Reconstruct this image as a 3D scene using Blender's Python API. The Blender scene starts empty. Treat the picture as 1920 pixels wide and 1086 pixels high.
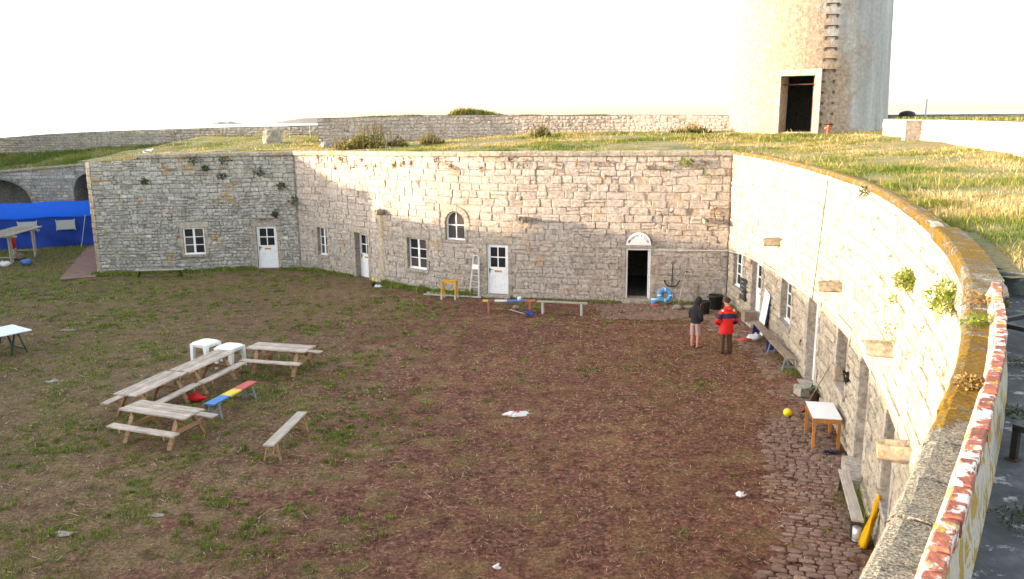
import bpy, bmesh, math, random
import numpy as np
from mathutils import Vector, Matrix

scene = bpy.context.scene
COL = scene.collection
RNG = random.Random(7)
NPR = np.random.default_rng(11)

# ------------------------------------------------------------------ camera
EYE = 7.4
PITCH, ROLL = math.atan(321 / 1520), math.radians(0.6)
_fw = Vector((0, math.cos(PITCH), -math.sin(PITCH))); _rt = Vector((1, 0, 0)); _up = _rt.cross(_fw)
_r2 = _rt * math.cos(ROLL) - _up * math.sin(ROLL); _u2 = _up * math.cos(ROLL) + _rt * math.sin(ROLL)
cam = bpy.data.cameras.new('camera'); cam_o = bpy.data.objects.new('camera', cam); COL.objects.link(cam_o)
cam.sensor_fit = 'HORIZONTAL'; cam.sensor_width = 36; cam.lens = 36 * 1520 / 1920
cam.clip_start = 0.05; cam.clip_end = 60000
cam_o.matrix_world = Matrix(((_r2.x, _u2.x, -_fw.x, 0), (_r2.y, _u2.y, -_fw.y, 0), (_r2.z, _u2.z, -_fw.z, EYE), (0, 0, 0, 1)))
scene.camera = cam_o

# ------------------------------------------------------------------ world, sun, exposure
SUN_E, SUN_A = math.radians(5.8), math.radians(1.0)     # evening sun, due left of the view
sun_dir = Vector((-math.cos(SUN_E) * math.cos(SUN_A), -math.cos(SUN_E) * math.sin(SUN_A), math.sin(SUN_E)))
world = bpy.data.worlds.new('World'); scene.world = world; world.use_nodes = True
wt = world.node_tree; wt.nodes.clear()
sky = wt.nodes.new('ShaderNodeTexSky'); sky.sky_type = 'NISHITA'; sky.sun_disc = False
sky.sun_elevation = SUN_E; sky.sun_rotation = math.radians(269.0)
sky.altitude = 5; sky.air_density = 1.0; sky.dust_density = 1.6; sky.ozone_density = 1.0
hs = wt.nodes.new('ShaderNodeHueSaturation'); hs.inputs['Saturation'].default_value = 0.45
bg = wt.nodes.new('ShaderNodeBackground'); bg.inputs['Strength'].default_value = 0.15
wo = wt.nodes.new('ShaderNodeOutputWorld')
wt.links.new(sky.outputs[0], hs.inputs['Color']); wt.links.new(hs.outputs[0], bg.inputs[0]); wt.links.new(bg.outputs[0], wo.inputs[0])
sun = bpy.data.lights.new('sun', 'SUN'); sun.energy = 2.0; sun.angle = math.radians(0.6); sun.color = (1.0, 0.76, 0.49)
sun_o = bpy.data.objects.new('sun', sun); COL.objects.link(sun_o)
sun_o.rotation_euler = sun_dir.to_track_quat('Z', 'Y').to_euler(); sun_o.location = (-40, -5, 30)
vs = scene.view_settings; vs.view_transform = 'Standard'; vs.look = 'None'; vs.gamma = 1; vs.use_curve_mapping = False
vs.exposure = 3.03
scene.render.engine = 'CYCLES'; scene.cycles.use_denoising = True
scene.cycles.max_bounces = 6; scene.cycles.diffuse_bounces = 4

# ------------------------------------------------------------------ node helpers
def newmat(name):
    m = bpy.data.materials.new(name); m.use_nodes = True; nt = m.node_tree
    return m, nt, nt.nodes['Principled BSDF']
def nd(nt, typ, **kw):
    n = nt.nodes.new(typ)
    for k, v in kw.items():
        if k in n.inputs and not hasattr(n, k): n.inputs[k].default_value = v
        else:
            try: setattr(n, k, v)
            except Exception: n.inputs[k].default_value = v
    return n
def inp(nt, sock, v):
    if hasattr(v, 'links') or hasattr(v, 'is_linked'): nt.links.new(v, sock)
    else: sock.default_value = v
def pos(nt): return nd(nt, 'ShaderNodeNewGeometry').outputs['Position']
def objc(nt): return nd(nt, 'ShaderNodeTexCoord').outputs['Object']
def noise(nt, vec, scale, detail=4.0, rough=0.55, dist=0.0):
    n = nd(nt, 'ShaderNodeTexNoise'); nt.links.new(vec, n.inputs['Vector'])
    n.inputs['Scale'].default_value = scale; n.inputs['Detail'].default_value = detail
    n.inputs['Roughness'].default_value = rough; n.inputs['Distortion'].default_value = dist
    return n.outputs['Fac']
def ramp(nt, fac, stops):
    r = nd(nt, 'ShaderNodeValToRGB'); nt.links.new(fac, r.inputs[0]); e = r.color_ramp.elements
    while len(e) < len(stops): e.new(0.5)
    for i, (p, c) in enumerate(stops):
        e[i].position = p; e[i].color = (c, c, c, 1) if isinstance(c, (int, float)) else (*c, 1)
    return r.outputs['Color']
def mix(nt, fac, a, b, mode='MIX'):
    n = nd(nt, 'ShaderNodeMix', data_type='RGBA', blend_type=mode)
    inp(nt, n.inputs[0], fac)
    for s, v in ((n.inputs[6], a), (n.inputs[7], b)):
        if isinstance(v, tuple): s.default_value = (*v, 1) if len(v) == 3 else v
        else: nt.links.new(v, s)
    return n.outputs[2]
def math_(nt, op, a, b=None, clamp=False):
    n = nd(nt, 'ShaderNodeMath', operation=op); n.use_clamp = clamp
    inp(nt, n.inputs[0], a)
    if b is not None: inp(nt, n.inputs[1], b)
    return n.outputs[0]
def bump(nt, bsdf, h, strength=0.5, dist=0.02):
    b = nd(nt, 'ShaderNodeBump'); b.inputs['Strength'].default_value = strength; b.inputs['Distance'].default_value = dist
    nt.links.new(h, b.inputs['Height']); nt.links.new(b.outputs[0], bsdf.inputs['Normal'])
def attr(nt, name): 
    a = nd(nt, 'ShaderNodeAttribute'); a.attribute_name = name; return a.outputs['Fac']
def vscale(nt, vec, s):
    m = nd(nt, 'ShaderNodeMapping'); nt.links.new(vec, m.inputs['Vector']); m.inputs['Scale'].default_value = s; return m.outputs[0]

def stone_mat(name, cols, orange=0.0, white=0.0, green=0.0, dark=0.0, bstr=0.55, patch=None):
    m, nt, b = newmat(name); P = pos(nt)
    col = ramp(nt, attr(nt, 'tint'), cols)
    n1 = noise(nt, P, 0.55, 5); n2 = noise(nt, P, 9, 8, 0.65); n3 = noise(nt, P, 42, 4, 0.7)
    if patch: col = mix(nt, ramp(nt, n1, [(0.45, 0.0), (0.62, 0.75)]), col, patch)
    col = mix(nt, 0.9, col, ramp(nt, n2, [(0.28, 0.40), (0.48, 0.95), (0.72, 1.5)]), 'MULTIPLY')
    col = mix(nt, 0.5, col, ramp(nt, n3, [(0.3, 0.5), (0.7, 1.4)]), 'MULTIPLY')
    if dark: col = mix(nt, math_(nt, 'MULTIPLY', ramp(nt, noise(nt, P, 1.7, 7, 0.7), [(0.5, 0.0), (0.66, 1.0)]), dark), col, (0.07, 0.065, 0.055))
    if orange: col = mix(nt, math_(nt, 'MULTIPLY', ramp(nt, noise(nt, P, 1.25, 9, 0.72), [(0.585, 0.0), (0.64, 1.0)]), orange), col, (0.42, 0.22, 0.035))
    if white:
        v = nd(nt, 'ShaderNodeTexVoronoi'); nt.links.new(P, v.inputs['Vector']); v.inputs['Scale'].default_value = 2.6
        spot = ramp(nt, v.outputs['Distance'], [(0.13, 1.0), (0.19, 0.0)])
        spot = math_(nt, 'MULTIPLY', math_(nt, 'MULTIPLY', spot, ramp(nt, noise(nt, P, 0.9, 3), [(0.45, 0.0), (0.6, 1.0)])), white)
        col = mix(nt, spot, col, (0.58, 0.58, 0.55))
        col = mix(nt, math_(nt, 'MULTIPLY', ramp(nt, noise(nt, P, 5.5, 8, 0.75), [(0.6, 0.0), (0.68, 1.0)]), white), col, (0.55, 0.54, 0.5))
    if green: col = mix(nt, math_(nt, 'MULTIPLY', ramp(nt, noise(nt, P, 1.1, 8, 0.7, 0.4), [(0.52, 0.0), (0.66, 1.0)]), green), col, (0.12, 0.12, 0.05))
    nt.links.new(col, b.inputs['Base Color']); b.inputs['Roughness'].default_value = 0.92; b.inputs['Specular IOR Level'].default_value = 0.2
    bump(nt, b, math_(nt, 'ADD', n2, math_(nt, 'MULTIPLY', n3, 0.6)), bstr, 0.05)
    return m
def plain(name, col, rough=0.6, var=0.25, scale=6.0, metal=0.0, spec=0.4, bs=0.15, dirt=None, dirtamt=0.4):
    m, nt, b = newmat(name); P = objc(nt)
    n1 = noise(nt, P, scale, 6, 0.6)
    c = mix(nt, n1, tuple(x * (1 - var) for x in col), tuple(min(1, x * (1 + var)) for x in col))
    if dirt: c = mix(nt, math_(nt, 'MULTIPLY', ramp(nt, noise(nt, P, scale * 0.6, 8, 0.7), [(0.48, 0.0), (0.7, 1.0)]), dirtamt), c, dirt)
    nt.links.new(c, b.inputs['Base Color']); b.inputs['Roughness'].default_value = rough
    b.inputs['Metallic'].default_value = metal; b.inputs['Specular IOR Level'].default_value = spec
    if bs: bump(nt, b, noise(nt, P, scale * 8, 5), bs, 0.01)
    return m
def wood_mat(name, c1, c2, grain=(1, 14, 14), rough=0.8, tintvar=True):
    m, nt, b = newmat(name); P = objc(nt)
    g = noise(nt, vscale(nt, P, grain), 3.0, 8, 0.65, 0.3); g2 = noise(nt, P, 2.2, 4)
    c = mix(nt, ramp(nt, g, [(0.35, 0.0), (0.65, 1.0)]), c1, c2)
    c = mix(nt, 0.6, c, ramp(nt, g2, [(0.3, 0.6), (0.7, 1.25)]), 'MULTIPLY')
    if tintvar: c = mix(nt, 0.5, c, ramp(nt, attr(nt, 'tint'), [(0, 0.65), (1, 1.2)]), 'MULTIPLY')
    nt.links.new(c, b.inputs['Base Color']); b.inputs['Roughness'].default_value = rough; b.inputs['Specular IOR Level'].default_value = 0.25
    bump(nt, b, g, 0.35, 0.01)
    return m
def leaf_mat(name, stops, trans=0.25):
    m, nt, b = newmat(name)
    c = ramp(nt, attr(nt, 'tint'), stops)
    nt.links.new(c, b.inputs['Base Color']); b.inputs['Roughness'].default_value = 0.75; b.inputs['Specular IOR Level'].default_value = 0.15
    t = nd(nt, 'ShaderNodeBsdfTranslucent'); nt.links.new(c, t.inputs[0])
    mx = nd(nt, 'ShaderNodeMixShader'); mx.inputs[0].default_value = trans
    nt.links.new(b.outputs[0], mx.inputs[1]); nt.links.new(t.outputs[0], mx.inputs[2])
    nt.links.new(mx.outputs[0], nt.nodes['Material Output'].inputs[0])
    return m

M = {}
M['stone_a'] = stone_mat('rubble_granite', [(0.0, (0.25, 0.24, 0.22)), (0.45, (0.37, 0.352, 0.322)), (0.75, (0.43, 0.41, 0.375)), (1.0, (0.60, 0.585, 0.555))], orange=0.9, white=0.9, green=0.25, dark=0.35)
M['stone_b'] = stone_mat('pink_granite', [(0.0, (0.29, 0.25, 0.225)), (0.45, (0.395, 0.342, 0.305)), (0.8, (0.435, 0.37, 0.325)), (1.0, (0.47, 0.34, 0.27))], orange=0.35, white=0.5, green=0.12, dark=0.3, patch=(0.43, 0.38, 0.35))
M['stone_c'] = stone_mat('pale_granite', [(0.0, (0.28, 0.24, 0.185)), (0.5, (0.40, 0.34, 0.26)), (1.0, (0.45, 0.375, 0.28))], orange=0.4, white=0.25, green=0.1, dark=0.3)
M['stone_far'] = stone_mat('grey_granite', [(0.0, (0.21, 0.195, 0.175)), (0.5, (0.32, 0.29, 0.25)), (1.0, (0.42, 0.38, 0.32))], orange=0.4, white=0.4, green=0.25, dark=0.25)
M['mortar_a'] = stone_mat('grey_mortar', [(0.0, (0.22, 0.205, 0.18)), (1.0, (0.31, 0.29, 0.25))], orange=0.4, white=0.5, dark=0.5)
M['mortar_b'] = stone_mat('tan_mortar', [(0.0, (0.29, 0.245, 0.20)), (1.0, (0.38, 0.32, 0.265))], orange=0.2, white=0.3, dark=0.35)
M['jamb'] = stone_mat('dressed_granite', [(0.0, (0.31, 0.27, 0.23)), (1.0, (0.40, 0.345, 0.29))], orange=0.25, white=0.15, dark=0.2, bstr=0.3)
M['coping'] = stone_mat('lichen_coping', [(0.0, (0.27, 0.245, 0.2)), (1.0, (0.36, 0.32, 0.25))], orange=0.9, white=0.5, green=0.4, dark=0.35)
M['spout'] = stone_mat('weathered_spout', [(0.0, (0.26, 0.225, 0.175)), (1.0, (0.33, 0.285, 0.22))], orange=0.35, green=0.5, dark=0.3)
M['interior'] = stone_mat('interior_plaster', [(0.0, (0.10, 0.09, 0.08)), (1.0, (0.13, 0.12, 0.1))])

# speckled granite slab with lichen, for the coping near the camera
def granite_near():
    m, nt, b = newmat('speckled_granite'); P = pos(nt)
    n = noise(nt, P, 95, 3, 0.8); n2 = noise(nt, P, 16, 6); n4 = noise(nt, P, 4.0, 8, 0.7, 0.3)
    c = ramp(nt, n, [(0.36, (0.05, 0.05, 0.048)), (0.46, (0.20, 0.19, 0.165)), (0.55, (0.33, 0.30, 0.23)), (0.64, (0.5, 0.48, 0.43))])
    c = mix(nt, 0.6, c, ramp(nt, n2, [(0.3, 0.6), (0.7, 1.35)]), 'MULTIPLY')
    sx = nd(nt, 'ShaderNodeSeparateXYZ'); nt.links.new(P, sx.inputs[0])
    zone = ramp(nt, math_(nt, 'MULTIPLY', math_(nt, 'SUBTRACT', sx.outputs['Y'], 2.9), 0.2, True), [(0.08, 0.0), (0.16, 0.19), (0.40, 0.17), (0.55, 0.12), (0.75, 0.10), (1.0, 0.15)])
    n5 = noise(nt, P, 22, 6, 0.7)
    lm = ramp(nt, math_(nt, 'ADD', math_(nt, 'ADD', math_(nt, 'MULTIPLY', n4, 0.6), math_(nt, 'MULTIPLY', n5, 0.4)), zone), [(0.60, 0.0), (0.66, 1.0)])
    lc = ramp(nt, noise(nt, P, 45, 5, 0.7), [(0.3, (0.10, 0.06, 0.012)), (0.5, (0.29, 0.17, 0.016)), (0.7, (0.42, 0.26, 0.025))])
    c = mix(nt, lm, c, lc)
    nt.links.new(c, b.inputs['Base Color']); b.inputs['Roughness'].default_value = 0.9; b.inputs['Specular IOR Level'].default_value = 0.2
    bump(nt, b, math_(nt, 'ADD', math_(nt, 'ADD', n, math_(nt, 'MULTIPLY', n2, 1.0)), math_(nt, 'MULTIPLY', lm, math_(nt, 'MULTIPLY', noise(nt, P, 30, 5, 0.7), 3.5))), 1.0, 0.024)
    return m
M['granite_near'] = granite_near()
def brick_mat():
    m, nt, b = newmat('lichened_brick'); P = pos(nt)
    c = ramp(nt, attr(nt, 'tint'), [(0, (0.20, 0.055, 0.035)), (1, (0.33, 0.10, 0.055))])
    c = mix(nt, 0.7, c, ramp(nt, noise(nt, P, 40, 5), [(0.3, 0.55), (0.7, 1.3)]), 'MULTIPLY')
    c = mix(nt, ramp(nt, noise(nt, P, 13, 6, 0.6, 0.3), [(0.52, 0.0), (0.56, 1.0)]), c, (0.50, 0.46, 0.43))
    c = mix(nt, ramp(nt, noise(nt, vscale(nt, P, (1, 1, 1)), 7, 5), [(0.60, 0.0), (0.66, 1.0)]), c, (0.42, 0.24, 0.03))
    nt.links.new(c, b.inputs['Base Color']); b.inputs['Roughness'].default_value = 0.9
    bump(nt, b, noise(nt, P, 60, 5), 0.5, 0.01); return m
M['brick'] = brick_mat()
def lichen_face():
    m, nt, b = newmat('lichened_render'); P = pos(nt)
    n = noise(nt, P, 7, 8, 0.65, 0.5)
    c = ramp(nt, n, [(0.3, (0.14, 0.12, 0.10)), (0.42, (0.34, 0.32, 0.28)), (0.52, (0.36, 0.32, 0.25)), (0.57, (0.24, 0.15, 0.018)), (0.66, (0.31, 0.19, 0.022)), (0.74, (0.46, 0.42, 0.35))])
    nt.links.new(c, b.inputs['Base Color']); b.inputs['Roughness'].default_value = 0.95
    bump(nt, b, noise(nt, P, 40, 6, 0.7), 0.7, 0.015); return m
M['lichen'] = lichen_face()
def floor_near():
    m, nt, b = newmat('mossy_concrete'); P = pos(nt)
    c = ramp(nt, noise(nt, P, 3.2, 8, 0.65), [(0.3, (0.018, 0.020, 0.024)), (0.5, (0.055, 0.060, 0.066)), (0.7, (0.16, 0.165, 0.17))])
    c = mix(nt, ramp(nt, noise(nt, P, 9, 7, 0.7), [(0.57, 0.0), (0.64, 1.0)]), c, (0.33, 0.34, 0.35))
    c = mix(nt, ramp(nt, noise(nt, P, 5.1, 7, 0.7, 0.4), [(0.6, 0.0), (0.7, 0.8)]), c, (0.09, 0.085, 0.02))
    nt.links.new(c, b.inputs['Base Color']); b.inputs['Roughness'].default_value = 0.85
    bump(nt, b, noise(nt, P, 30, 7, 0.7), 0.5, 0.02); return m
M['floor_near'] = floor_near()
def ground_mat():
    m, nt, b = newmat('trodden_earth'); P = pos(nt)
    sx = nd(nt, 'ShaderNodeSeparateXYZ'); nt.links.new(P, sx.inputs[0]); X, Y = sx.outputs['X'], sx.outputs['Y']
    flat = vscale(nt, P, (1, 1, 0.2))
    nb = noise(nt, flat, 0.16, 4); nm = noise(nt, flat, 1.1, 7, 0.65); nf = noise(nt, flat, 7.5, 8, 0.7); ns = noise(nt, vscale(nt, P, (30, 30, 3)), 1.0, 6, 0.75)
    soil = ramp(nt, nf, [(0.3, (0.044, 0.018, 0.014)), (0.5, (0.148, 0.068, 0.050)), (0.7, (0.29, 0.155, 0.115))])
    straw = ramp(nt, ns, [(0.3, (0.075, 0.032, 0.017)), (0.55, (0.235, 0.122, 0.058)), (0.72, (0.50, 0.305, 0.15))])
    turf = ramp(nt, ns, [(0.3, (0.070, 0.042, 0.024)), (0.55, (0.195, 0.135, 0.078)), (0.75, (0.39, 0.31, 0.18))])
    green = ramp(nt, ns, [(0.28, (0.035, 0.040, 0.012)), (0.55, (0.105, 0.115, 0.032)), (0.75, (0.20, 0.20, 0.07))])
    # turf zone: more to the left, and along the far wall
    zl = math_(nt, 'MULTIPLY', math_(nt, 'SUBTRACT', -1.0, X), 0.085, True)
    far = math_(nt, 'MULTIPLY', math_(nt, 'SUBTRACT', Y, 33.0), 0.25, True)
    zone = math_(nt, 'MAXIMUM', zl, math_(nt, 'MULTIPLY', far, ramp(nt, math_(nt, 'MULTIPLY', math_(nt, 'SUBTRACT', 3.0, X), 0.3, True), [(0, 0), (1, 0.9)])))
    c = mix(nt, ramp(nt, nm, [(0.46, 0.0), (0.64, 0.8)]), soil, straw)
    tz = math_(nt, 'ADD', math_(nt, 'MULTIPLY', zone, 0.30), nm)
    c = mix(nt, ramp(nt, tz, [(0.50, 0.0), (0.68, 0.9)]), c, turf)
    gz = math_(nt, 'ADD', math_(nt, 'MULTIPLY', zone, 0.08), math_(nt, 'ADD', math_(nt, 'MULTIPLY', nf, 0.5), math_(nt, 'MULTIPLY', noise(nt, flat, 0.55, 5), 0.5)))
    c = mix(nt, ramp(nt, gz, [(0.575, 0.0), (0.68, 0.65)]), c, green)
    lush = math_(nt, 'MULTIPLY', math_(nt, 'SUBTRACT', math_(nt, 'SUBTRACT', Y, math_(nt, 'MULTIPLY', X, 1.2)), 66.0), 0.06, True)
    c = mix(nt, math_(nt, 'MULTIPLY', lush, ramp(nt, nf, [(0.35, 0.15), (0.6, 0.9)])), c, green)
    c = mix(nt, 0.7, c, ramp(nt, nb, [(0.3, 0.7), (0.7, 1.25)]), 'MULTIPLY')
    c = mix(nt, 0.8, c, ramp(nt, noise(nt, flat, 2.6, 5, 0.6), [(0.32, 0.5), (0.5, 1.05), (0.7, 1.35)]), 'MULTIPLY')
    c = mix(nt, 0.75, c, ramp(nt, noise(nt, flat, 13, 5, 0.65), [(0.34, 0.38), (0.5, 1.0), (0.66, 1.6)]), 'MULTIPLY')
    nt.links.new(c, b.inputs['Base Color']); b.inputs['Roughness'].default_value = 0.97; b.inputs['Specular IOR Level'].default_value = 0.1
    bump(nt, b, math_(nt, 'ADD', math_(nt, 'MULTIPLY', nf, 1.0), math_(nt, 'MULTIPLY', ns, 0.5)), 0.9, 0.08)
    return m
M['ground'] = ground_mat()
def terrace_mat():
    m, nt, b = newmat('dry_turf'); P = pos(nt)
    n = noise(nt, P, 0.8, 7, 0.65); f = noise(nt, P, 14, 6, 0.7)
    c = mix(nt, ramp(nt, n, [(0.42, 0.0), (0.6, 1.0)]), ramp(nt, f, [(0.3, (0.14, 0.10, 0.045)), (0.7, (0.34, 0.26, 0.12))]), ramp(nt, f, [(0.3, (0.06, 0.075, 0.018)), (0.7, (0.17, 0.19, 0.05))]))
    nt.links.new(c, b.inputs['Base Color']); b.inputs['Roughness'].default_value = 0.97
    bump(nt, b, f, 0.8, 0.05); return m
M['terrace'] = terrace_mat()
def cobble_mat():
    m, nt, b = newmat('worn_cobble'); P = pos(nt)
    r = nd(nt, 'ShaderNodeObjectInfo').outputs['Random']
    n = noise(nt, P, 11, 7, 0.65)
    c = ramp(nt, math_(nt, 'ADD', math_(nt, 'MULTIPLY', attr(nt, 'tint'), 0.55), math_(nt, 'MULTIPLY', r, 0.45)), [(0.1, (0.13, 0.072, 0.056)), (0.55, (0.185, 0.115, 0.090)), (0.95, (0.25, 0.175, 0.14))])
    c = mix(nt, 0.7, c, ramp(nt, n, [(0.3, 0.6), (0.7, 1.3)]), 'MULTIPLY')
    c = mix(nt, ramp(nt, noise(nt, P, 2.2, 6, 0.7), [(0.48, 0.0), (0.64, 0.75)]), c, (0.13, 0.068, 0.05))
    nt.links.new(c, b.inputs['Base Color']); b.inputs['Roughness'].default_value = 0.85
    bump(nt, b, n, 0.4, 0.02); return m
M['cobble'] = cobble_mat()
def tower_mat():
    m, nt, b = newmat('weathered_render'); P = pos(nt)
    n1 = noise(nt, P, 0.35, 6, 0.6); n2 = noise(nt, P, 6, 8, 0.7); st = noise(nt, vscale(nt, P, (1.6, 1.6, 0.16)), 1.0, 6, 0.65)
    c = ramp(nt, st, [(0.3, (0.25, 0.245, 0.24)), (0.52, (0.34, 0.335, 0.33)), (0.7, (0.45, 0.445, 0.44))])
    sx = nd(nt, 'ShaderNodeSeparateXYZ'); nt.links.new(P, sx.inputs[0])
    rough = ramp(nt, math_(nt, 'ADD', n1, math_(nt, 'MULTIPLY', math_(nt, 'SUBTRACT', 15.75, sx.outputs['X']), 0.10)), [(0.40, 0.0), (0.60, 1.0)])
    c = mix(nt, rough, c, ramp(nt, n2, [(0.3, (0.20, 0.15, 0.11)), (0.7, (0.40, 0.31, 0.23))]))
    c = mix(nt, 0.45, c, ramp(nt, n2, [(0.3, 0.6), (0.7, 1.35)]), 'MULTIPLY')
    nt.links.new(c, b.inputs['Base Color']); b.inputs['Roughness'].default_value = 0.93
    bump(nt, b, math_(nt, 'MULTIPLY', n2, math_(nt, 'ADD', 0.35, rough)), 0.7, 0.12); return m
M['tower'] = tower_mat()
M['stain'] = stone_mat('stained_render', [(0.0, (0.09, 0.07, 0.055)), (1.0, (0.16, 0.13, 0.10))])
def glass_mat():
    m, nt, b = newmat('window_glass')
    b.inputs['Base Color'].default_value = (0.022, 0.02, 0.024, 1); b.inputs['Roughness'].default_value = 0.12; b.inputs['Specular IOR Level'].default_value = 0.5
    P = pos(nt); bump(nt, b, noise(nt, P, 3, 2), 0.05, 0.02); return m
M['glass'] = glass_mat()
M['glass_curtain'] = plain('curtained_glass', (0.075, 0.062, 0.06), 0.15, 0.4, 4, spec=0.5, bs=0)
M['white_paint'] = plain('white_paint', (0.74, 0.75, 0.78), 0.5, 0.06, 5, dirt=(0.42, 0.39, 0.35), dirtamt=0.45, bs=0.08)
M['picnic_top'] = wood_mat('weathered_grey_wood', (0.27, 0.21, 0.175), (0.58, 0.50, 0.43))
M['picnic_leg'] = wood_mat('brown_wood', (0.21, 0.125, 0.07), (0.42, 0.27, 0.16))
M['bench_grey'] = wood_mat('silvered_wood', (0.27, 0.235, 0.20), (0.45, 0.40, 0.345))
M['dark_wood'] = wood_mat('dark_wood', (0.035, 0.025, 0.02), (0.08, 0.055, 0.04))
M['old_wood'] = wood_mat('old_brown_wood', (0.17, 0.12, 0.09), (0.32, 0.245, 0.195))
M['orange_wood'] = wood_mat('orange_varnished_wood', (0.36, 0.14, 0.03), (0.52, 0.23, 0.06), rough=0.45)
M['pole_wood'] = wood_mat('pale_pole_wood', (0.30, 0.27, 0.21), (0.46, 0.42, 0.34))
M['plastic_white'] = plain('white_plastic', (0.78, 0.79, 0.8), 0.35, 0.04, 3, bs=0, dirt=(0.5, 0.48, 0.43), dirtamt=0.15)
M['board_white'] = plain('white_board', (0.72, 0.73, 0.75), 0.45, 0.06, 3, bs=0, dirt=(0.4, 0.38, 0.34), dirtamt=0.15)
def paint(n, c, r=0.55): M[n] = plain(n, c, r, 0.18, 7, bs=0.1, dirt=(0.25, 0.22, 0.19), dirtamt=0.35)
paint('red_paint', (0.42, 0.06, 0.05)); paint('yellow_paint', (0.60, 0.46, 0.03)); paint('blue_paint', (0.035, 0.15, 0.42)); paint('white_chip', (0.62, 0.61, 0.6))
paint('brown_paint', (0.16, 0.08, 0.065)); paint('orange_paint', (0.42, 0.13, 0.07)); paint('teal_paint', (0.12, 0.22, 0.26)); paint('greyblue_paint', (0.17, 0.21, 0.26)); paint('saffron_paint', (0.58, 0.30, 0.01))
paint('navy_paint', (0.012, 0.018, 0.12)); paint('darkgreen_paint', (0.015, 0.03, 0.03)); paint('palegrey_paint', (0.42, 0.43, 0.45)); paint('pp_white', (0.60, 0.72, 0.78))
M['black_plastic'] = plain('black_plastic', (0.012, 0.012, 0.013), 0.45, 0.3, 5, bs=0.05)
M['black_iron'] = plain('black_iron', (0.02, 0.017, 0.016), 0.6, 0.4, 9, metal=0.3)
M['rust'] = plain('rusty_iron', (0.05, 0.02, 0.012), 0.85, 0.45, 12)
M['aluminium'] = plain('dull_aluminium', (0.58, 0.57, 0.57), 0.45, 0.08, 5, metal=0.55, bs=0.02)
M['tin'] = plain('tin_plate', (0.55, 0.56, 0.58), 0.35, 0.12, 5, metal=0.5, bs=0.05)
M['cable'] = plain('pale_conduit', (0.62, 0.60, 0.57), 0.5, 0.08, 5, bs=0)
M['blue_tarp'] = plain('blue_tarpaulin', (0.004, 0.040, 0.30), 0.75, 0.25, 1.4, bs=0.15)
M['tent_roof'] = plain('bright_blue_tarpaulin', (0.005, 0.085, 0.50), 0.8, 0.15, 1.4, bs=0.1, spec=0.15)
M['tent_window'] = plain('milky_pvc', (0.42, 0.43, 0.44), 0.4, 0.08, 2, bs=0)
M['walkway'] = wood_mat('reddish_boardwalk', (0.16, 0.085, 0.07), (0.26, 0.155, 0.13))
M['red_cloth'] = plain('red_cloth', (0.58, 0.010, 0.012), 0.7, 0.12, 4, bs=0.2)
M['navy_cloth'] = plain('navy_cloth', (0.016, 0.02, 0.055), 0.75, 0.2, 4, bs=0.2)
M['black_cloth'] = plain('black_fleece', (0.010, 0.010, 0.012), 0.9, 0.3, 6, bs=0.3)
M['brown_cloth'] = plain('brown_corduroy', (0.075, 0.042, 0.026), 0.9, 0.25, 8, bs=0.3)
M['pink_cloth'] = plain('faded_pink_cotton', (0.38, 0.25, 0.235), 0.9, 0.12, 6, bs=0.2)
M['skin'] = plain('skin', (0.46, 0.21, 0.16), 0.55, 0.12, 6, bs=0.05)
M['hair'] = plain('brown_hair', (0.045, 0.022, 0.014), 0.8, 0.4, 30, bs=0.5)
M['shoe'] = plain('dark_leather', (0.025, 0.017, 0.014), 0.6, 0.3, 6)
M['reflective'] = plain('reflective_tape', (0.75, 0.75, 0.75), 0.4, 0.05, 5, bs=0)
M['ball_yellow'] = plain('yellow_rubber', (0.75, 0.55, 0.01), 0.4, 0.08, 5, bs=0.05)
M['oilskin'] = plain('yellow_oilskin', (0.62, 0.33, 0.005), 0.4, 0.15, 5, bs=0.1)
M['cloth_white'] = plain('white_fabric', (0.62, 0.62, 0.64), 0.8, 0.12, 8, bs=0.2)
M['cloth_pink'] = plain('pink_fabric', (0.55, 0.10, 0.13), 0.8, 0.12, 8, bs=0.2)
M['gull'] = plain('white_feathers', (0.75, 0.75, 0.76), 0.8, 0.08, 8, bs=0.2)
M['gull_grey'] = plain('grey_feathers', (0.28, 0.29, 0.31), 0.8, 0.15, 8, bs=0.2)
M['letter'] = plain('black_marker', (0.02, 0.02, 0.03), 0.7, 0.1, 5, bs=0)
M['chalkboard'] = plain('blackboard', (0.02, 0.022, 0.025), 0.6, 0.4, 5, bs=0.05, dirt=(0.2, 0.2, 0.2), dirtamt=0.5)
M['rock'] = stone_mat('rough_rock', [(0.0, (0.22, 0.20, 0.17)), (1.0, (0.36, 0.33, 0.28))], orange=0.4, white=0.5, green=0.4, dark=0.3)
M['islet'] = plain('islet_rock', (0.10, 0.09, 0.075), 0.95, 0.3, 0.02, bs=0)
def sea_mat():
    m, nt, b = newmat('sea_water'); b.inputs['Base Color'].default_value = (0.03, 0.09, 0.13, 1)
    b.inputs['Roughness'].default_value = 0.18; bump(nt, b, noise(nt, pos(nt), 0.12, 6), 0.6, 1.5); return m
M['sea'] = sea_mat()
GREEN = [(0.0, (0.035, 0.060, 0.012)), (0.4, (0.15, 0.205, 0.035)), (0.75, (0.28, 0.30, 0.075)), (1.0, (0.38, 0.36, 0.16))]
M['grass'] = leaf_mat('courtyard_grass', GREEN)
M['dry'] = leaf_mat('dry_stalks', [(0.0, (0.10, 0.055, 0.028)), (0.55, (0.22, 0.135, 0.065)), (0.8, (0.40, 0.27, 0.14)), (1.0, (0.62, 0.50, 0.34))], 0.1)
M['terrace_grass'] = leaf_mat('terrace_grass', [(0.0, (0.055, 0.095, 0.012)), (0.3, (0.12, 0.17, 0.025)), (0.55, (0.22, 0.215, 0.05)), (0.75, (0.36, 0.27, 0.11)), (1.0, (0.50, 0.40, 0.21))], 0.35)
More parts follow.
